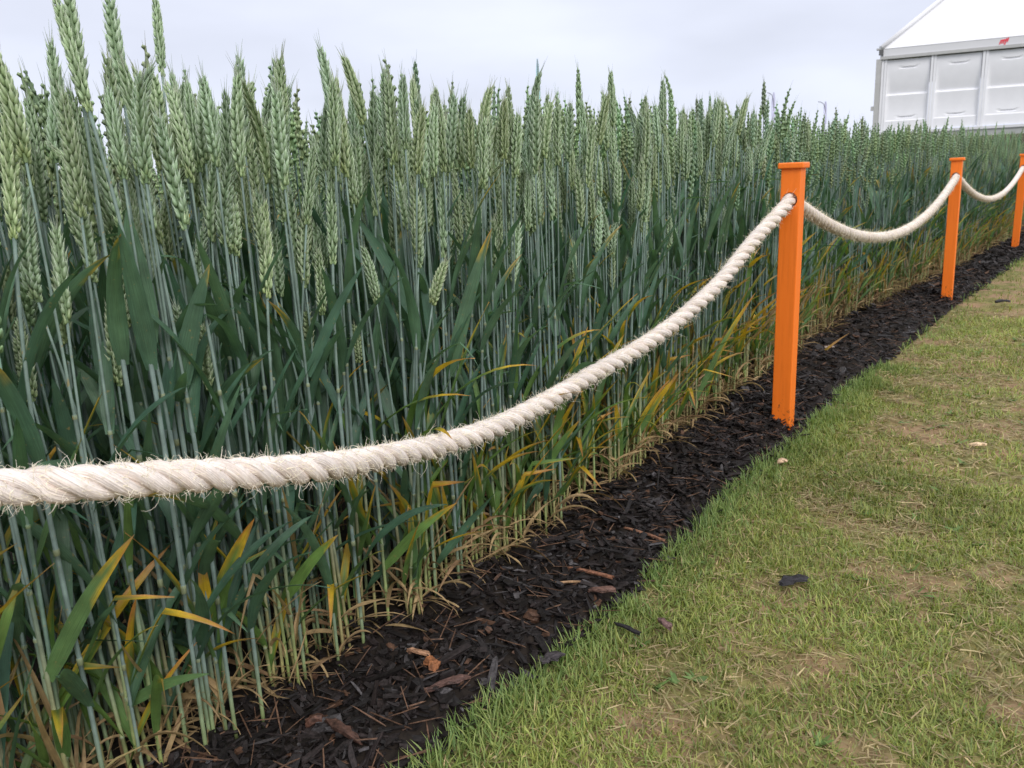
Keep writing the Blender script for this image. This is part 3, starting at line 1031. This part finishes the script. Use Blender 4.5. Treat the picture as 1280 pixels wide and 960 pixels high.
ORD = ['first', 'second', 'third', 'fourth', 'fifth', 'sixth', 'seventh', 'eighth', 'ninth', 'tenth', 'eleventh', 'twelfth', 'thirteenth', 'fourteenth', 'fifteenth', 'sixteenth', 'seventeenth', 'eighteenth', 'nineteenth', 'twentieth'] + ['twenty-' + q for q in ('first', 'second', 'third', 'fourth', 'fifth', 'sixth', 'seventh', 'eighth', 'ninth')] + ['thirtieth'] + ['thirty-' + q for q in ('first', 'second', 'third', 'fourth', 'fifth', 'sixth', 'seventh', 'eighth', 'ninth')] + ['fortieth']
labels_todo.sort(key=lambda t: t[:3])
cnt = {}
for z_, r_, x_, e0, sz in labels_todo:
    k_ = cnt.get((z_, r_), 0); cnt[z_, r_] = k_ + 1
    rw = ('front-row', 'second-row', 'third-row')[r_]
    tag(e0, f"{sz} {rw} wheat stalk {ZONES[z_][1]}, {ORD[min(k_, 39)]} from left there", 'wheat stalk', GROUP)

# the rest of the crop as one mass
rest = np.where(~is_ind)[0]
buck = {'stem': [], 'ear': [], 'leaf': [], 'dead_leaf': []}
for ii in rest:
    s_, v_, x, y, bi = rec[ii]
    d = bz[ii]; vi = vin[ii]
    inside = -60 < bx[ii] < 1340
    if vi > 1.7 or (vi > .8 and d > 3.2): lod = 3
    elif vi > .14 or d > 2.3 or not inside: lod = 2
    else: lod = 1
    if d > 4.5: lod = 3 if vi > .25 else 2
    kd = 'edge' if edge_like(vi, s_) else 'green'
    t = TPL[kd, lod][int(rng.integers(len(TPL[kd, lod])))]
    hz = height_factor(rng, s_, vi)
    if vi > .5: hz *= .985
    la, le = rng.random() * 6.28, abs(rng.normal()) * .042
    M = rotx(math.sin(la) * le) @ roty(math.cos(la) * le) @ rotz(rng.random() * 6.28) @ np.diag([1, 1, hz])
    tone = (.82 + .36 * rng.random()) * (1 + .05 * rng.normal(size=3))
    for nm, p in t:
        if vi > .5 and nm == 'dead_leaf': continue
        buck[nm].append(xform(p, M, (x, y, -.002), tone))
root = empty('wheat_crop', (*sv2xy(3, 2), 0))
tris = 0
off = np.array([*sv2xy(3, 2), 0.])
for nm, pn in (('stem', 'stems'), ('ear', 'ears'), ('leaf', 'leaves'), ('dead_leaf', 'dead_leaves')):
    V, F, C, U = join(buck[nm])
    tris += len(F)
    o = obj(pn, mesh_from('wheat_' + pn, V - off, F, C, U, MATS[nm]), root)
    o['kind'] = 'stuff'
print('crop tris', tris)
tag(root, 'dense mass of green wheat filling the field behind the front stalks', 'wheat crop', kind='stuff')

# hero stalks read one by one from the photograph: ear base px, ear tip px, spread
HERO = [
    ((112, 140), (66, -12), 'tall wheat ear leaning left into the sky, left of the two crossed ears'),
    ((104, 128), (82, -25), 'tall thick wheat ear crossing the leaning one at the top left'),
    ((156, 132), (134, -12), 'tall wheat ear rising past the top edge, beside the two crossed ears'),
    ((203, 95), (193, -14), 'tallest dark wheat ear on a bare stem above the leaf tips'),
    ((232, 287), (196, 138), 'big pale wheat ear in front of the crop, lower end above the upright broad leaf'),
    ((192, 292), (160, 152), 'wheat ear leaning left beside the broad upright leaf'),
    ((150, 282), (108, 142), 'pale wheat ear leaning strongly left, left of the broad upright leaf'),
    ((123, 318), (124, 200), 'upright wheat ear close under the strongly leaning pale ear'),
    ((84, 404), (68, 274), 'short wheat stalk whose small pale ear hangs lowest at the left'),
    ((334, 372), (330, 248), 'slim wheat stalk with low pale ear above the rope, left of centre'),
    ((18, 298), (8, 120), 'large wheat ear at the very left edge of the photo'),
    ((395, 337), (394, 232), 'small wheat ear low in front of dark leaves, above the sagging rope'),
    ((416, 330), (414, 200), 'wheat ear standing right beside the small low ear above the sagging rope'),
    ((553, 322), (553, 196), 'straight wheat ear on a pale bare stem in the middle of the crop'),
    ((500, 420), (500, 352), 'stunted thin wheat stalk with the smallest ear, half hidden among the leaves'),
    ((641, 356), (648, 276), 'short slim wheat ear low above the climbing rope'),
    ((690, 275), (687, 175), 'straight wheat ear above the middle of the climbing rope'),
    ((527, 295), (520, 205), 'wheat ear just left of the straight central ear'),
    ((470, 270), (474, 165), 'pale wheat ear high above the sagging rope'),
    ((597, 300), (594, 205), 'wheat ear right of the straight central ear'),
]
gh = np.random.default_rng(23)
for k, (pb, pt, lab) in enumerate(HERO):
    plen = math.hypot(pb[0] - pt[0], pb[1] - pt[1])
    Lr = .115 if k not in (8, 14, 15) else .085
    dep = FPX * Lr / plen * .97
    for _ in range(60):
        B = unpx(pb[0], pb[1], dep)
        s_, v_ = xy2sv(B[0], B[1])
        if v_ >= float(wedge(s_)) + .012: break
        dep += .01
    T_ = unpx(pt[0], pt[1], dep)
    ax = unit(T_ - B)
    L_ = float(np.linalg.norm(T_ - B))
    rootp = np.array([B[0] - ax[0] * .10, B[1] - ax[1] * .10 + .004, 0])
    s_, v_ = xy2sv(rootp[0], rootp[1])
    # stem as a smooth curve from the root to the base of the ear
    p0, p3 = rootp, B
    h = B[2]
    p1 = p0 + np.array([0, 0, h * .5]); p2 = p3 - ax * h * .35
    tt = np.sort(np.concatenate([np.linspace(0, 1, 24)] + [np.array([-.008, -.0075, 0, .004, .0048]) + q for q in (.255, .455, .68)]))[:, None]
    P = (1 - tt) ** 3 * p0 + 3 * (1 - tt) ** 2 * tt * p1 + 3 * (1 - tt) * tt ** 2 * p2 + tt ** 3 * p3
    zf = P[:, 2] / h
    nodes = (.22, .42, .66)
    r = np.where(zf < .66, .0023, .0017).astype(float)
    c = np.where(zf[:, None] < .66, np.array(PAL['stem']), np.array(PAL['ped']))
    lw = np.clip(1 - zf / .2, 0, 1)[:, None]
    c = c * (1 - lw) + np.array(PAL['low']) * lw
    if k in (8, 14, 15): r *= .75
    for nd in nodes:
        pass
    for tq in (.255, .455, .68):
        m_ = (tt[:, 0] > tq - .0078) & (tt[:, 0] < tq + .0042); r[m_] *= 1.25; c[m_] = (.25, .29, .17)
    e0 = empty('wheat_stalk', tuple(rootp))
    tag(e0, lab, 'wheat stalk', GROUP)
    SM = tube(P - rootp, r, 8, c)
    obj('stem', mesh_from('wheat_stem', *SM, mat=M_stem), e0)
    E = ear(gh, L_, 0, 0.0, gh.random() * 3.1, .95 + .2 * gh.random())
    zax = ax; xax = unit(np.cross([0, 1, 0], zax)); yax = np.cross(zax, xax)
    Mx = np.stack([xax, yax, zax], 1)
    obj('ear', mesh_from('wheat_ear', *xform(E, Mx, B - rootp), mat=M_ear), e0)
    for q, nd in enumerate(nodes):
        i = int(np.argmin(abs(zf - nd)))
        az = gh.random() * 6.28
        if q == 2:
            L2, W2, th, tw = .15, .018, R(12) + R(15) * gh.random(), gh.normal() * .4
        else:
            L2, W2, th, tw = .17, .015, R(18) + R(25) * gh.random(), gh.normal()
        obj('leaf', mesh_from('wheat_leaf', *leaf(gh, P[i] - rootp, az, th, R(15) + R(45) * gh.random(), L2, W2, 12, 'green', tw, dry=.12 if gh.random() < .3 else 0), mat=M_leaf), e0)

# stalks chosen for one big leaf: (collar px, leaf tip px, width, dry, mode, label)
LEAFY = [
    ((187, 430), (158, 262), .024, 0, 'green', 'wheat stalk with the broadest dark leaf standing upright above the left of the rope'),
    ((222, 500), (262, 330), .020, .06, 'green', 'wheat stalk whose broad upright leaf curls to a tan tip above the rope'),
    ((385, 470), (455, 330), .012, 0, 'green', 'wheat stalk with a narrow slanting leaf above the sagging rope'),
    ((562, 470), (615, 285), .020, .05, 'green', 'wheat stalk with a tall upright leaf right of centre'),
    ((520, 400), (445, 270), .018, 0, 'green', 'wheat stalk whose leaf leans left in the middle of the crop'),
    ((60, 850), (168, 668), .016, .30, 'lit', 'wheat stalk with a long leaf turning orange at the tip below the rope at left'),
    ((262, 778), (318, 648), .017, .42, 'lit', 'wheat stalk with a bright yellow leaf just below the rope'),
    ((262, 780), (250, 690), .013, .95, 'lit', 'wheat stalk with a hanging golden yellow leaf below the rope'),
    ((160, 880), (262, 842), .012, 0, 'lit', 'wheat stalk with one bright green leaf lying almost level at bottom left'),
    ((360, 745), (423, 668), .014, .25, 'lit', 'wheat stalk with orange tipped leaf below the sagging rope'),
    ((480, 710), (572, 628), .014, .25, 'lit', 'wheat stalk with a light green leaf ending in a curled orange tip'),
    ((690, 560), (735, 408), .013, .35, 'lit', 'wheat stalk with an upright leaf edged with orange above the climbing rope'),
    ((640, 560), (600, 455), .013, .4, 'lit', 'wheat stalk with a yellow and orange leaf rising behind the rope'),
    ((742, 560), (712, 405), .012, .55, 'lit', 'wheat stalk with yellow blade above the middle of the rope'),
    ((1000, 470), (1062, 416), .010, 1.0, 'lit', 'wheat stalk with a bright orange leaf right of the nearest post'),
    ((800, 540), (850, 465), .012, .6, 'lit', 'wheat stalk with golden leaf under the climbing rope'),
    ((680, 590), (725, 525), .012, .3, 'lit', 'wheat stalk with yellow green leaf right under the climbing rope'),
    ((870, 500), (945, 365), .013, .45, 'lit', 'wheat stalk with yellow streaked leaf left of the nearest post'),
]
for k, (pb, pt, W_, dry, mode, lab) in enumerate(LEAFY):
    dep = .55
    for _ in range(400):
        B = unpx(pb[0], pb[1], dep)
        s_, v_ = xy2sv(B[0], B[1])
        if v_ >= float(wedge(s_)) + .002: break
        dep += .01
    T_ = unpx(pt[0], pt[1], dep * .97)
    dvec = T_ - B
    L_ = float(np.linalg.norm(dvec)); d = dvec / L_
    az = math.atan2(d[1], d[0]); th = math.acos(max(-1, min(1, d[2])))
    rootp = np.array([B[0], B[1], 0.0])
    h = B[2]
    e0 = empty('wheat_stalk', tuple(rootp)); tag(e0, lab, 'wheat stalk', GROUP)
    H = .70 + .04 * gh.random()
    pts = stalk(gh, H, 0, 'edge' if mode == 'lit' else 'green', bend=.004)
    first = True
    for nm, p in pts:
        if nm == 'leaf' and first:
            first = False
            continue
        obj(nm, mesh_from('wheat_' + nm, *p, mat=MATS[nm]), e0)
    # the blade faces the camera: its flat side is turned towards the line of sight
    los = unit(B - np.array([0, 0, CAM_H]))
    side0 = np.array([-math.sin(az), math.cos(az), 0]); up = np.cross(d, side0)
    want = unit(np.cross(d, los))
    twb = math.atan2(want @ up, want @ side0)
    n_ = 14
    ts = np.linspace(0, 1, n_ + 1)
    sag = -los * 0
    P = B[None] + d[None] * (ts * L_)[:, None] + np.array([0, 0, 1.0])[None] * (np.sin(ts * math.pi) * L_ * .06)[:, None]
    T, _, _ = frames(P)
    side = np.array([unit(want * math.cos(.5 * t_ - .2) + los * math.sin(.5 * t_ - .2)) for t_ in ts])
    nr = np.cross(T, side)
    wd = W_ * np.minimum(1, .6 + 2.5 * ts) * (1 - ts ** 2.4) ** .8; wd[-1] = W_ * .02
    E = side * (wd / 2)[:, None]
    V = np.stack([P - E + nr * (wd * .12)[:, None], P, P + E + nr * (wd * .12)[:, None]], 1).reshape(-1, 3) - rootp
    LF = leaf(gh, (0, 0, 0), 0, .2, .1, L_, W_, n_, mode, 0, dry=dry)
    obj('leaf', mesh_from('wheat_leaf', V, LF[1], LF[2], LF[3], M_leaf), e0)

# dead leaves and straw around the stem bases
g = np.random.default_rng(5)
parts = []
for k in range(3000):
    s_ = g.random() ** 1.2 * 6.2 - .7
    deep = k % 3 == 0
    v_ = float(wedge(s_)) + (abs(g.normal()) * .06 - .008 if not deep else .05 + .6 * g.random())
    x, y = sv2xy(s_, v_)
    up = g.random() < .35
    parts.append(leaf(g, (x, y, .006 + .03 * g.random() + float(mulch_z(s_, v_))), g.random() * 6.28, R(15 if up else 65) + R(40) * g.random(), R(5) + R(85) * g.random() ** 1.6,
                      .025 + .055 * g.random(), .0012 + .0036 * g.random() ** 2.2, 5, 'brown' if g.random() < .45 else 'tan', g.normal() * 3, fold=.4))
V, F, C, U = join(parts)
V[:, 2] = np.maximum(V[:, 2], .004)
C = C * .78
tag(obj('straw_litter', mesh_from('straw_litter', V, F, C, U, M_straw)), 'dead tan leaves and straw lying round the feet of the wheat', 'straw', kind='stuff')

# ------------------------------------------------------------------ orange posts
FD = np.array([.6045, .7966])
POSTS = [(.625, 1.832, .607, 'nearest orange wooden post with square cap, rope through its side, at the mulch edge'),
         (1.894, 3.525, .604, 'second orange post along the rope fence, between the nearest and the farthest'),
         (3.312, 5.387, .612, 'farthest orange post, cut by the right edge of the photo'),
         (-.82, .178, .606, 'orange post nearest the camera, just outside the left edge, holding the rope end')]
YAW = math.atan2(FD[1], FD[0]) + R(3)


def bevel_box(name, sx, sy, z0, z1, bev, mat, parent, segs=2, taper=1.0, hole=None):
    bm = bmesh.new()
    bmesh.ops.create_cube(bm, size=1.0)
    for v in bm.verts:
        t = 1.0 if v.co.z > 0 else taper
        v.co.x *= sx * t; v.co.y *= sy * t; v.co.z = z1 if v.co.z > 0 else z0
    bmesh.ops.bevel(bm, geom=bm.edges[:], offset=bev, segments=segs, affect='EDGES', profile=.6)
    me = bpy.data.meshes.new(name)
    bm.to_mesh(me); bm.free()
    me.materials.append(mat)
    o = obj(name, me, parent)
    return o


HOLE_Z = .530
for k, (x, y, top, lab) in enumerate(POSTS):
    p = empty('orange_post', (x, y, 0))
    p.rotation_euler = (R((.3, -.4, .2, .1)[k]), R((.2, .5, -.3, .2)[k]), YAW)
    tag(p, lab, 'post', 'orange posts of the rope fence')
    sh = bevel_box('shaft', .0415, .0415, -.10, top - .011, .0022, M_orange, p)
    # drilled hole for the rope
    bm = bmesh.new()
    bmesh.ops.create_cone(bm, cap_ends=True, segments=24, radius1=.0160, radius2=.0160, depth=.2)
    bmesh.ops.rotate(bm, verts=bm.verts, matrix=Matrix.Rotation(R(90), 3, 'Y'))
    bmesh.ops.translate(bm, verts=bm.verts, vec=(0, 0, HOLE_Z))
    cme = bpy.data.meshes.new('drill'); bm.to_mesh(cme); bm.free()
    cut = bpy.data.objects.new('drill', cme); COL.objects.link(cut); cut.parent = p
    md = sh.modifiers.new('b', 'BOOLEAN'); md.object = cut; md.operation = 'DIFFERENCE'; md.solver = 'EXACT'
    bpy.context.view_layer.update()
    dg = bpy.context.evaluated_depsgraph_get()
    nm_ = bpy.data.meshes.new_from_object(sh.evaluated_get(dg))
    sh.modifiers.clear(); old = sh.data; sh.data = nm_; bpy.data.meshes.remove(old)
    bpy.data.objects.remove(cut); bpy.data.meshes.remove(cme)
    if not sh.data.materials: sh.data.materials.append(M_orange)
    bevel_box('cap', .0545, .0545, top - .0115, top + .001, .0035, M_orange, p, segs=3)

# ------------------------------------------------------------------ rope
def catmull(P, step=.004):
    P = np.asarray(P, float)
    P = np.concatenate([[2 * P[0] - P[1]], P, [2 * P[-1] - P[-2]]])
    out = []
    for i in range(1, len(P) - 2):
        n_ = max(2, int(np.linalg.norm(P[i + 1] - P[i]) / step))
        for t in np.linspace(0, 1, n_, endpoint=False):
            out.append(.5 * ((2 * P[i]) + (-P[i - 1] + P[i + 1]) * t + (2 * P[i - 1] - 5 * P[i] + 4 * P[i + 1] - P[i + 2]) * t * t + (-P[i - 1] + 3 * P[i] - 3 * P[i + 1] + P[i + 2]) * t ** 3))
    out.append(P[-2])
    return np.array(out)


def resample(Q, step):
    L = np.concatenate([[0], np.cumsum(np.linalg.norm(np.diff(Q, axis=0), axis=1))])
    s = np.arange(0, L[-1], step)
    return np.stack([np.interp(s, L, Q[:, k]) for k in range(3)], -1), s


FD3 = np.array([*FD, 0])
def hole(k, off, dz=0): return np.array([POSTS[k][0], POSTS[k][1], HOLE_Z + dz]) + FD3 * off
rope_pts = [(-.84, .155, .535), (-.80, .20, .53), (-.70, .30, .475), (-.56, .44, .42)]
near = [(0, 611, .61), (80, 606, .63), (160, 600, .655), (240, 595, .69), (320, 591, .74), (400, 584, .80), (450, 577, .87), (500, 567, .94), (550, 556, 1.01), (600, 541, 1.08), (640, 524, 1.15), (700, 492, 1.25),
        (740, 468, 1.32), (800, 434, 1.42), (850, 398, 1.51), (900, 352, 1.6), (940, 303, 1.68)]
rope_pts += [tuple(unpx(*q)) for q in near]
rope_pts += [tuple(hole(0, -.035, -.012)), tuple(hole(0, .0, .004)), tuple(hole(0, .035, -.010))]
def span(p, q, a, b, sagz, n_=7):
    for i in range(1, n_):
        t = i / n_
        yield tuple(p * (1 - t) + q * t - np.array([0, 0, sagz * 4 * t * (1 - t)]))
rope_pts += list(span(hole(0, .035, -.010), hole(1, -.035, -.01), 0, 0, .145))
rope_pts += [tuple(hole(1, -.035, -.010)), tuple(hole(1, .0, .004)), tuple(hole(1, .035, -.010))]
rope_pts += list(span(hole(1, .035, -.010), hole(2, -.035, -.01), 0, 0, .130))
rope_pts += [tuple(hole(2, -.035, -.010)), tuple(hole(2, .0, .004)), tuple(hole(2, .035, -.010))]
rope_pts += [tuple(hole(2, .05 + .22 * i, -.012 - .20 * (1 - ((i - 4.5) / 4.5) ** 2) + .0)) for i in range(1, 8)]
Q = catmull(rope_pts, .01)
P, S_ = resample(Q, .0045)
kn = np.ones(5) / 5
T, Nn, Bb = frames(P)
ROPE_R = .0148
rs = ROPE_R / 2.0
LAY = .078
rope = empty('rope', tuple(P[0] * 0))
tag(rope, 'thick cream twisted rope hanging in sagging loops through the orange posts', 'rope')
wob = (fbm(S_ * 6, S_ * 0 + 2, 3) - .5)
for k in range(3):
    ph = 2 * math.pi * S_ / LAY + 2 * math.pi * k / 3 + wob * .8
    radial = np.cos(ph)[:, None] * Nn + np.sin(ph)[:, None] * Bb
    tang = -np.sin(ph)[:, None] * Nn + np.cos(ph)[:, None] * Bb
    cen = P + radial * (rs * 1.02)
    kk = 16
    a = np.linspace(0, 2 * math.pi, kk, endpoint=False)
    yarn = 1 + .035 * np.cos(9 * a[None, :] - 2 * math.pi * S_[:, None] / .05) + .02 * np.cos(5 * a[None, :] - 2 * math.pi * S_[:, None] / .021 + 1.3 * k)
    yarn *= (1 + .05 * (fbm(S_ * 40, S_ * 0 + 9 * k, 2) - .5))[:, None]
    V = cen[:, None, :] + rs * 1.0 * yarn[:, :, None] * (np.cos(a)[None, :, None] * radial[:, None, :] * .98 + np.sin(a)[None, :, None] * tang[:, None, :] * 1.16)
    n_ = len(P)
    i = np.arange(n_ - 1)[:, None]; j = np.arange(kk)[None, :]; j2 = (j + 1) % kk
    A, B_, C_, D_ = i * kk + j, i * kk + j2, (i + 1) * kk + j2, (i + 1) * kk + j
    F = np.concatenate([np.stack([A, B_, C_], -1).reshape(-1, 3), np.stack([A, C_, D_], -1).reshape(-1, 3)])
    base = np.array((.80, .72, .67))
    m = (.90 + .2 * fbm(S_ * 14, S_ * 0 + 31 * k, 3))[:, None, None] * (1 + .0 * a[None, :, None])
    tan_ = np.clip((fbm(S_[:, None] * 60 + a[None] * .7, a[None] * 1.4 + 5 * k, 2) - .5) * 2.4, 0, .35)[:, :, None]
    C = np.broadcast_to(base, (n_, kk, 3)) * m
    C = C * (1 - tan_) + np.array((.66, .52, .42)) * tan_
    tw_ = a[None] + S_[:, None] * 40 + 7 * k
    U = np.stack([np.repeat(S_[:, None], kk, 1) * 10 + 3.1 * k, np.cos(tw_), np.sin(tw_)], -1)
    st = obj('strand', mesh_from('strand', V.reshape(-1, 3), F, C.reshape(-1, 3), U.reshape(-1, 3), M_rope), rope)

# loose fibres
g = np.random.default_rng(9)
def hairs(n, lmin, lmax, wd, curl, segs, smax, tag_):
    Vs, Fs, Cs = [], [], []
    sd = g.random(n)
    idx = (sd ** 1.25 * min(len(P) - 2, smax / .0045)).astype(int)
    off = 0
    for i_ in idx:
        a = g.random() * 6.28
        rad = math.cos(a) * Nn[i_] + math.sin(a) * Bb[i_]
        p = P[i_] + rad * ROPE_R * (.88 + .1 * g.random())
        d = unit(rad * (.5 + .8 * g.random()) + T[i_] * g.normal() * .9 + g.normal(size=3) * .25)
        L_ = lmin + (lmax - lmin) * g.random() ** 3
        ax = unit(g.normal(size=3))
        kq = curl * g.normal()
        w_ = unit(np.cross(d, [0.3, 1, .1]))
        w_ = unit(w_)
        near_w = wd * (.7 + .6 * g.random())
        for q in range(segs + 1):
            f = 1 - .6 * q / segs
            u1 = unit(np.cross(d, p - np.array([0, 0, CAM_H]) + .001))
            Vs += [p - u1 * near_w * f / 2, p + u1 * near_w * f / 2]
            d = unit(d + np.cross(ax, d) * kq / segs + g.normal(size=3) * .16)
            p = p + d * L_ / segs
        for q in range(segs):
            b = off + q * 2
            Fs += [(b, b + 1, b + 3), (b, b + 3, b + 2)]
        off += 2 * (segs + 1)
        Cs += [np.array((.86, .79, .70)) * (.8 + .4 * g.random())] * (2 * (segs + 1))
    return np.array(Vs), np.array(Fs), np.array(Cs), np.zeros((len(Vs), 2))
h1 = hairs(16000, .003, .012, .00055, 1.2, 2, 6.0, 's')
h2 = hairs(2100, .008, .026, .00046, 3.4, 6, 4.2, 'l')
V, F, C, U = join([h1, h2])
o = obj('loose_fibres', mesh_from('loose_fibres', V, F, C, U, M_fibre), rope)
o['kind'] = 'stuff'

# ------------------------------------------------------------------ marquee
def box_tris(x0, x1, y0, y1, z0, z1):
    V = np.array([(x, y, z) for z in (z0, z1) for y in (y0, y1) for x in (x0, x1)], float)
    F = np.array([(0, 2, 3), (0, 3, 1), (4, 5, 7), (4, 7, 6), (0, 1, 5), (0, 5, 4), (2, 6, 7), (2, 7, 3), (0, 4, 6), (0, 6, 2), (1, 3, 7), (1, 7, 5)])
    return V, F


def box(name, parent, mat, *a):
    V, F = box_tris(*a)
    return obj(name, mesh_from(name, V, F, mat=mat, smooth=False), parent)


MX, MY = 11.205, 25.447
tent = empty('marquee', (MX, MY, 1.05))
tent.rotation_euler = (0, 0, R(-25.5))
tag(tent, 'large white marquee with steep roof and panelled wall beyond the wheat at right', 'marquee')
ZE = 3.49 - 1.05        # underside of the eave
ZB = .42                # bottom rail
LW, DW = 12.9, 12.9
STEP = 1.29
npan = 10
def panel_mesh():
    """one moulded wall panel: upper dish that turns down, a ledge, a lower dish; two shallow grips"""
    nx, nz = 22, 60
    hgt = ZE - ZB - .06
    V = []
    for j in range(nz + 1):
        z = j / nz
        for i in range(nx + 1):
            x = i / nx
            bx_ = min(1, min(x, 1 - x) / .07)
            bx_ = bx_ * bx_ * (3 - 2 * bx_)
            y = 0
            if .52 < z < .86:      # upper dish: recedes downwards
                f = (z - .52) / .34
                y = .09 * (1 - f) ** 1.6
            elif .14 < z <= .52:
                f = (z - .14) / .38
                y = .02 + .02 * math.sin(f * math.pi)
                if z > .50: y = .09 * (z - .50) / .02 * .8 + .02
            y *= bx_
            for zc in (.88, .18):     # grips
                cx = (x - .5) / .24
                if abs(cx) < 1:
                    zz = zc + .018 * (cx * cx)
                    dd = (z - zz) / .014
                    if abs(dd) < 1: y += .05 * (1 - dd * dd) * (1 - cx * cx)
            V.append((.04 + x * (STEP - .16), y, ZB + .03 + z * hgt))
    F = []
    for j in range(nz):
        for i in range(nx):
            a = j * (nx + 1) + i
            F += [(a, a + 1, a + nx + 2), (a, a + nx + 2, a + nx + 1)]
    return mesh_from('wall_panel', np.array(V), np.array(F), mat=M_panel, smooth=False)


pm = panel_mesh()
for k in range(npan):
    o = obj('wall_panel', pm, tent); o.location = (k * STEP + .10, .03, 0)
    box('wall_post', tent, M_panel, k * STEP - .01, k * STEP + .055, -.02, .06, ZB, ZE - .005)
    box('wall_post', tent, M_panel, k * STEP + .065, k * STEP + .135, -.01, .06, ZB, ZE - .005)
box('corner_post', tent, M_alu, -.16, -.02, -.06, .10, -.3, ZE + .02)
box('base_rail', tent, M_white, 0, LW, -.06, .05, ZB - .075, ZB - .005)
box('skirting', tent, M_skirt, 0, LW, -.02, .05, -.4, ZB - .078)
box('eave_rail', tent, M_alu, -.06, LW, -.07, .06, ZE + .002, ZE + .085)
box('fascia', tent, M_white, .02, LW, -.045, .05, ZE + .088, ZE + .30)
box('corner_bracket', tent, M_dark, -.10, .01, -.09, .0, ZE + .13, ZE + .27)
box('corner_bracket', tent, M_alu, -.17, .012, -.085, .08, ZE + .275, ZE + .315)
box('side_wall', tent, M_panel, -.06, .02, .11, DW, -.3, ZE + .28)
box('lamp', tent, M_alu, -.24, -.165, -.05, .03, ZB + .62, ZB + .74)
AX, AY, AZ = LW / 2, DW / 2, ZE + .30 + 5.4
rv = np.array([(.0, -.055, ZE + .29), (LW, -.055, ZE + .29), (LW, DW, ZE + .29), (0, DW, ZE + .29), (AX - .6, AY, AZ), (AX + .6, AY, AZ)])
rf = np.array([(0, 1, 5), (0, 5, 4), (1, 2, 5), (2, 3, 4), (2, 4, 5), (3, 0, 4)])
obj('roof', mesh_from('roof', rv, rf, mat=M_white, smooth=False), tent)
# keder edge strip along the near hip
hipd = unit(rv[4] - rv[0])
P_ = np.array([rv[0] + hipd * t for t in np.linspace(0, 7.5, 6)]) + np.array([-.05, -.02, .03])
obj('hip_edge', mesh_from('hip_edge', *tube(P_, .07, 8, (.8, .8, .8)), mat=M_white), tent)
# small red lettering mark on the fascia
mk = []
for q, (x, w_, z0, z1) in enumerate([(0, .028, 0, .11), (.042, .026, .02, .125), (.082, .026, .015, .13), (.124, .03, -.02, .15), (.166, .028, .05, .16)]):
    mk.append(box_tris(x, x + w_, -.002, .0, z0, z1))
mk.append(box_tris(.005, .17, -.003, -.001, .085, .115))
Vs, Fs, of = [], [], 0
for V, F in mk:
    Vs.append(V); Fs.append(F + of); of += len(V)
V = np.concatenate(Vs); V[:, 0] += V[:, 2] * .25
o = obj('red_logo', mesh_from('red_logo', V, np.concatenate(Fs), mat=M_red, smooth=False), tent)
o.location = (2.93, -.052, ZE + .115)

# far building at the left edge
cab = empty('site_cabin', (-14.12, 25.0, 1.25))
cab.rotation_euler = (0, 0, R(31))
tag(cab, 'pale cabin with grey flat roof edge at the far left corner behind the wheat', 'cabin')
box('wall', cab, M_skirt, -6, 0, 0, 4, -.3, 3.65)
box('roof', cab, M_alu, -6.1, .12, -.15, 4.1, 3.66, 3.93)
box('roof_trim', cab, M_panel, -6.1, .13, -.17, -.152, 3.76, 3.83)

# flags and lamp poles on the skyline
def feather(name, x, y, ztop, wd, hgt, mat, label, lean=0.0):
    e0 = empty(name, (x, y, 1.05))
    tag(e0, label, 'flag')
    zt = ztop - 1.05
    Pp = [(0, 0, -.2), (0, 0, zt * .5), (0, 0, zt * .85), (lean * .4, 0, zt * .97), (lean, 0, zt)]
    obj('pole', mesh_from('pole', *tube(catmull(Pp, .1), .018, 6, (.3, .3, .3)), mat=M_pole), e0)
    n_ = 10
    V, F = [], []
    for i in range(n_ + 1):
        t = i / n_
        z = zt - hgt * t
        w_ = wd * min(1, .3 + 3 * t)
        for yy in (-.012, .012):
            V += [(-.005 - w_ * .5, yy + .03 * math.sin(t * 7), z), (w_ * .5, yy + .02 * math.sin(t * 5), z)]
    V = np.array(V)
    for i in range(n_):
        a = i * 4; b = a + 4
        for p_, q_ in ((0, 1), (1, 3), (3, 2), (2, 0)):
            F += [(a + p_, b + p_, b + q_), (a + p_, b + q_, a + q_)]
    F += [(0, 1, 3), (0, 3, 2), (n_ * 4, n_ * 4 + 2, n_ * 4 + 3), (n_ * 4, n_ * 4 + 3, n_ * 4 + 1)]
    obj('banner', mesh_from('banner', V, np.array(F), mat=mat, smooth=False), e0)


feather('feather_flag', 1.37, 30, 4.55, .11, 1.9, M_teal, 'narrow teal feather flag poking above the ears left of centre skyline')
feather('feather_flag', 5.66, 30, 3.62, .11, 1.5, M_teal, 'small teal feather flag on the skyline, right of the other teal flag')
feather('feather_flag', 12.68, 40, 3.95, .16, 1.5, M_lilac, 'faint lilac bow headed flag on the skyline above the nearest post', lean=-.3)
feather('feather_flag', 15.1, 40, 3.45, .13, 1.0, M_lilac, 'faint lilac flag with hooked top just left of the marquee', lean=-.35)
print('objects', len(bpy.data.objects))
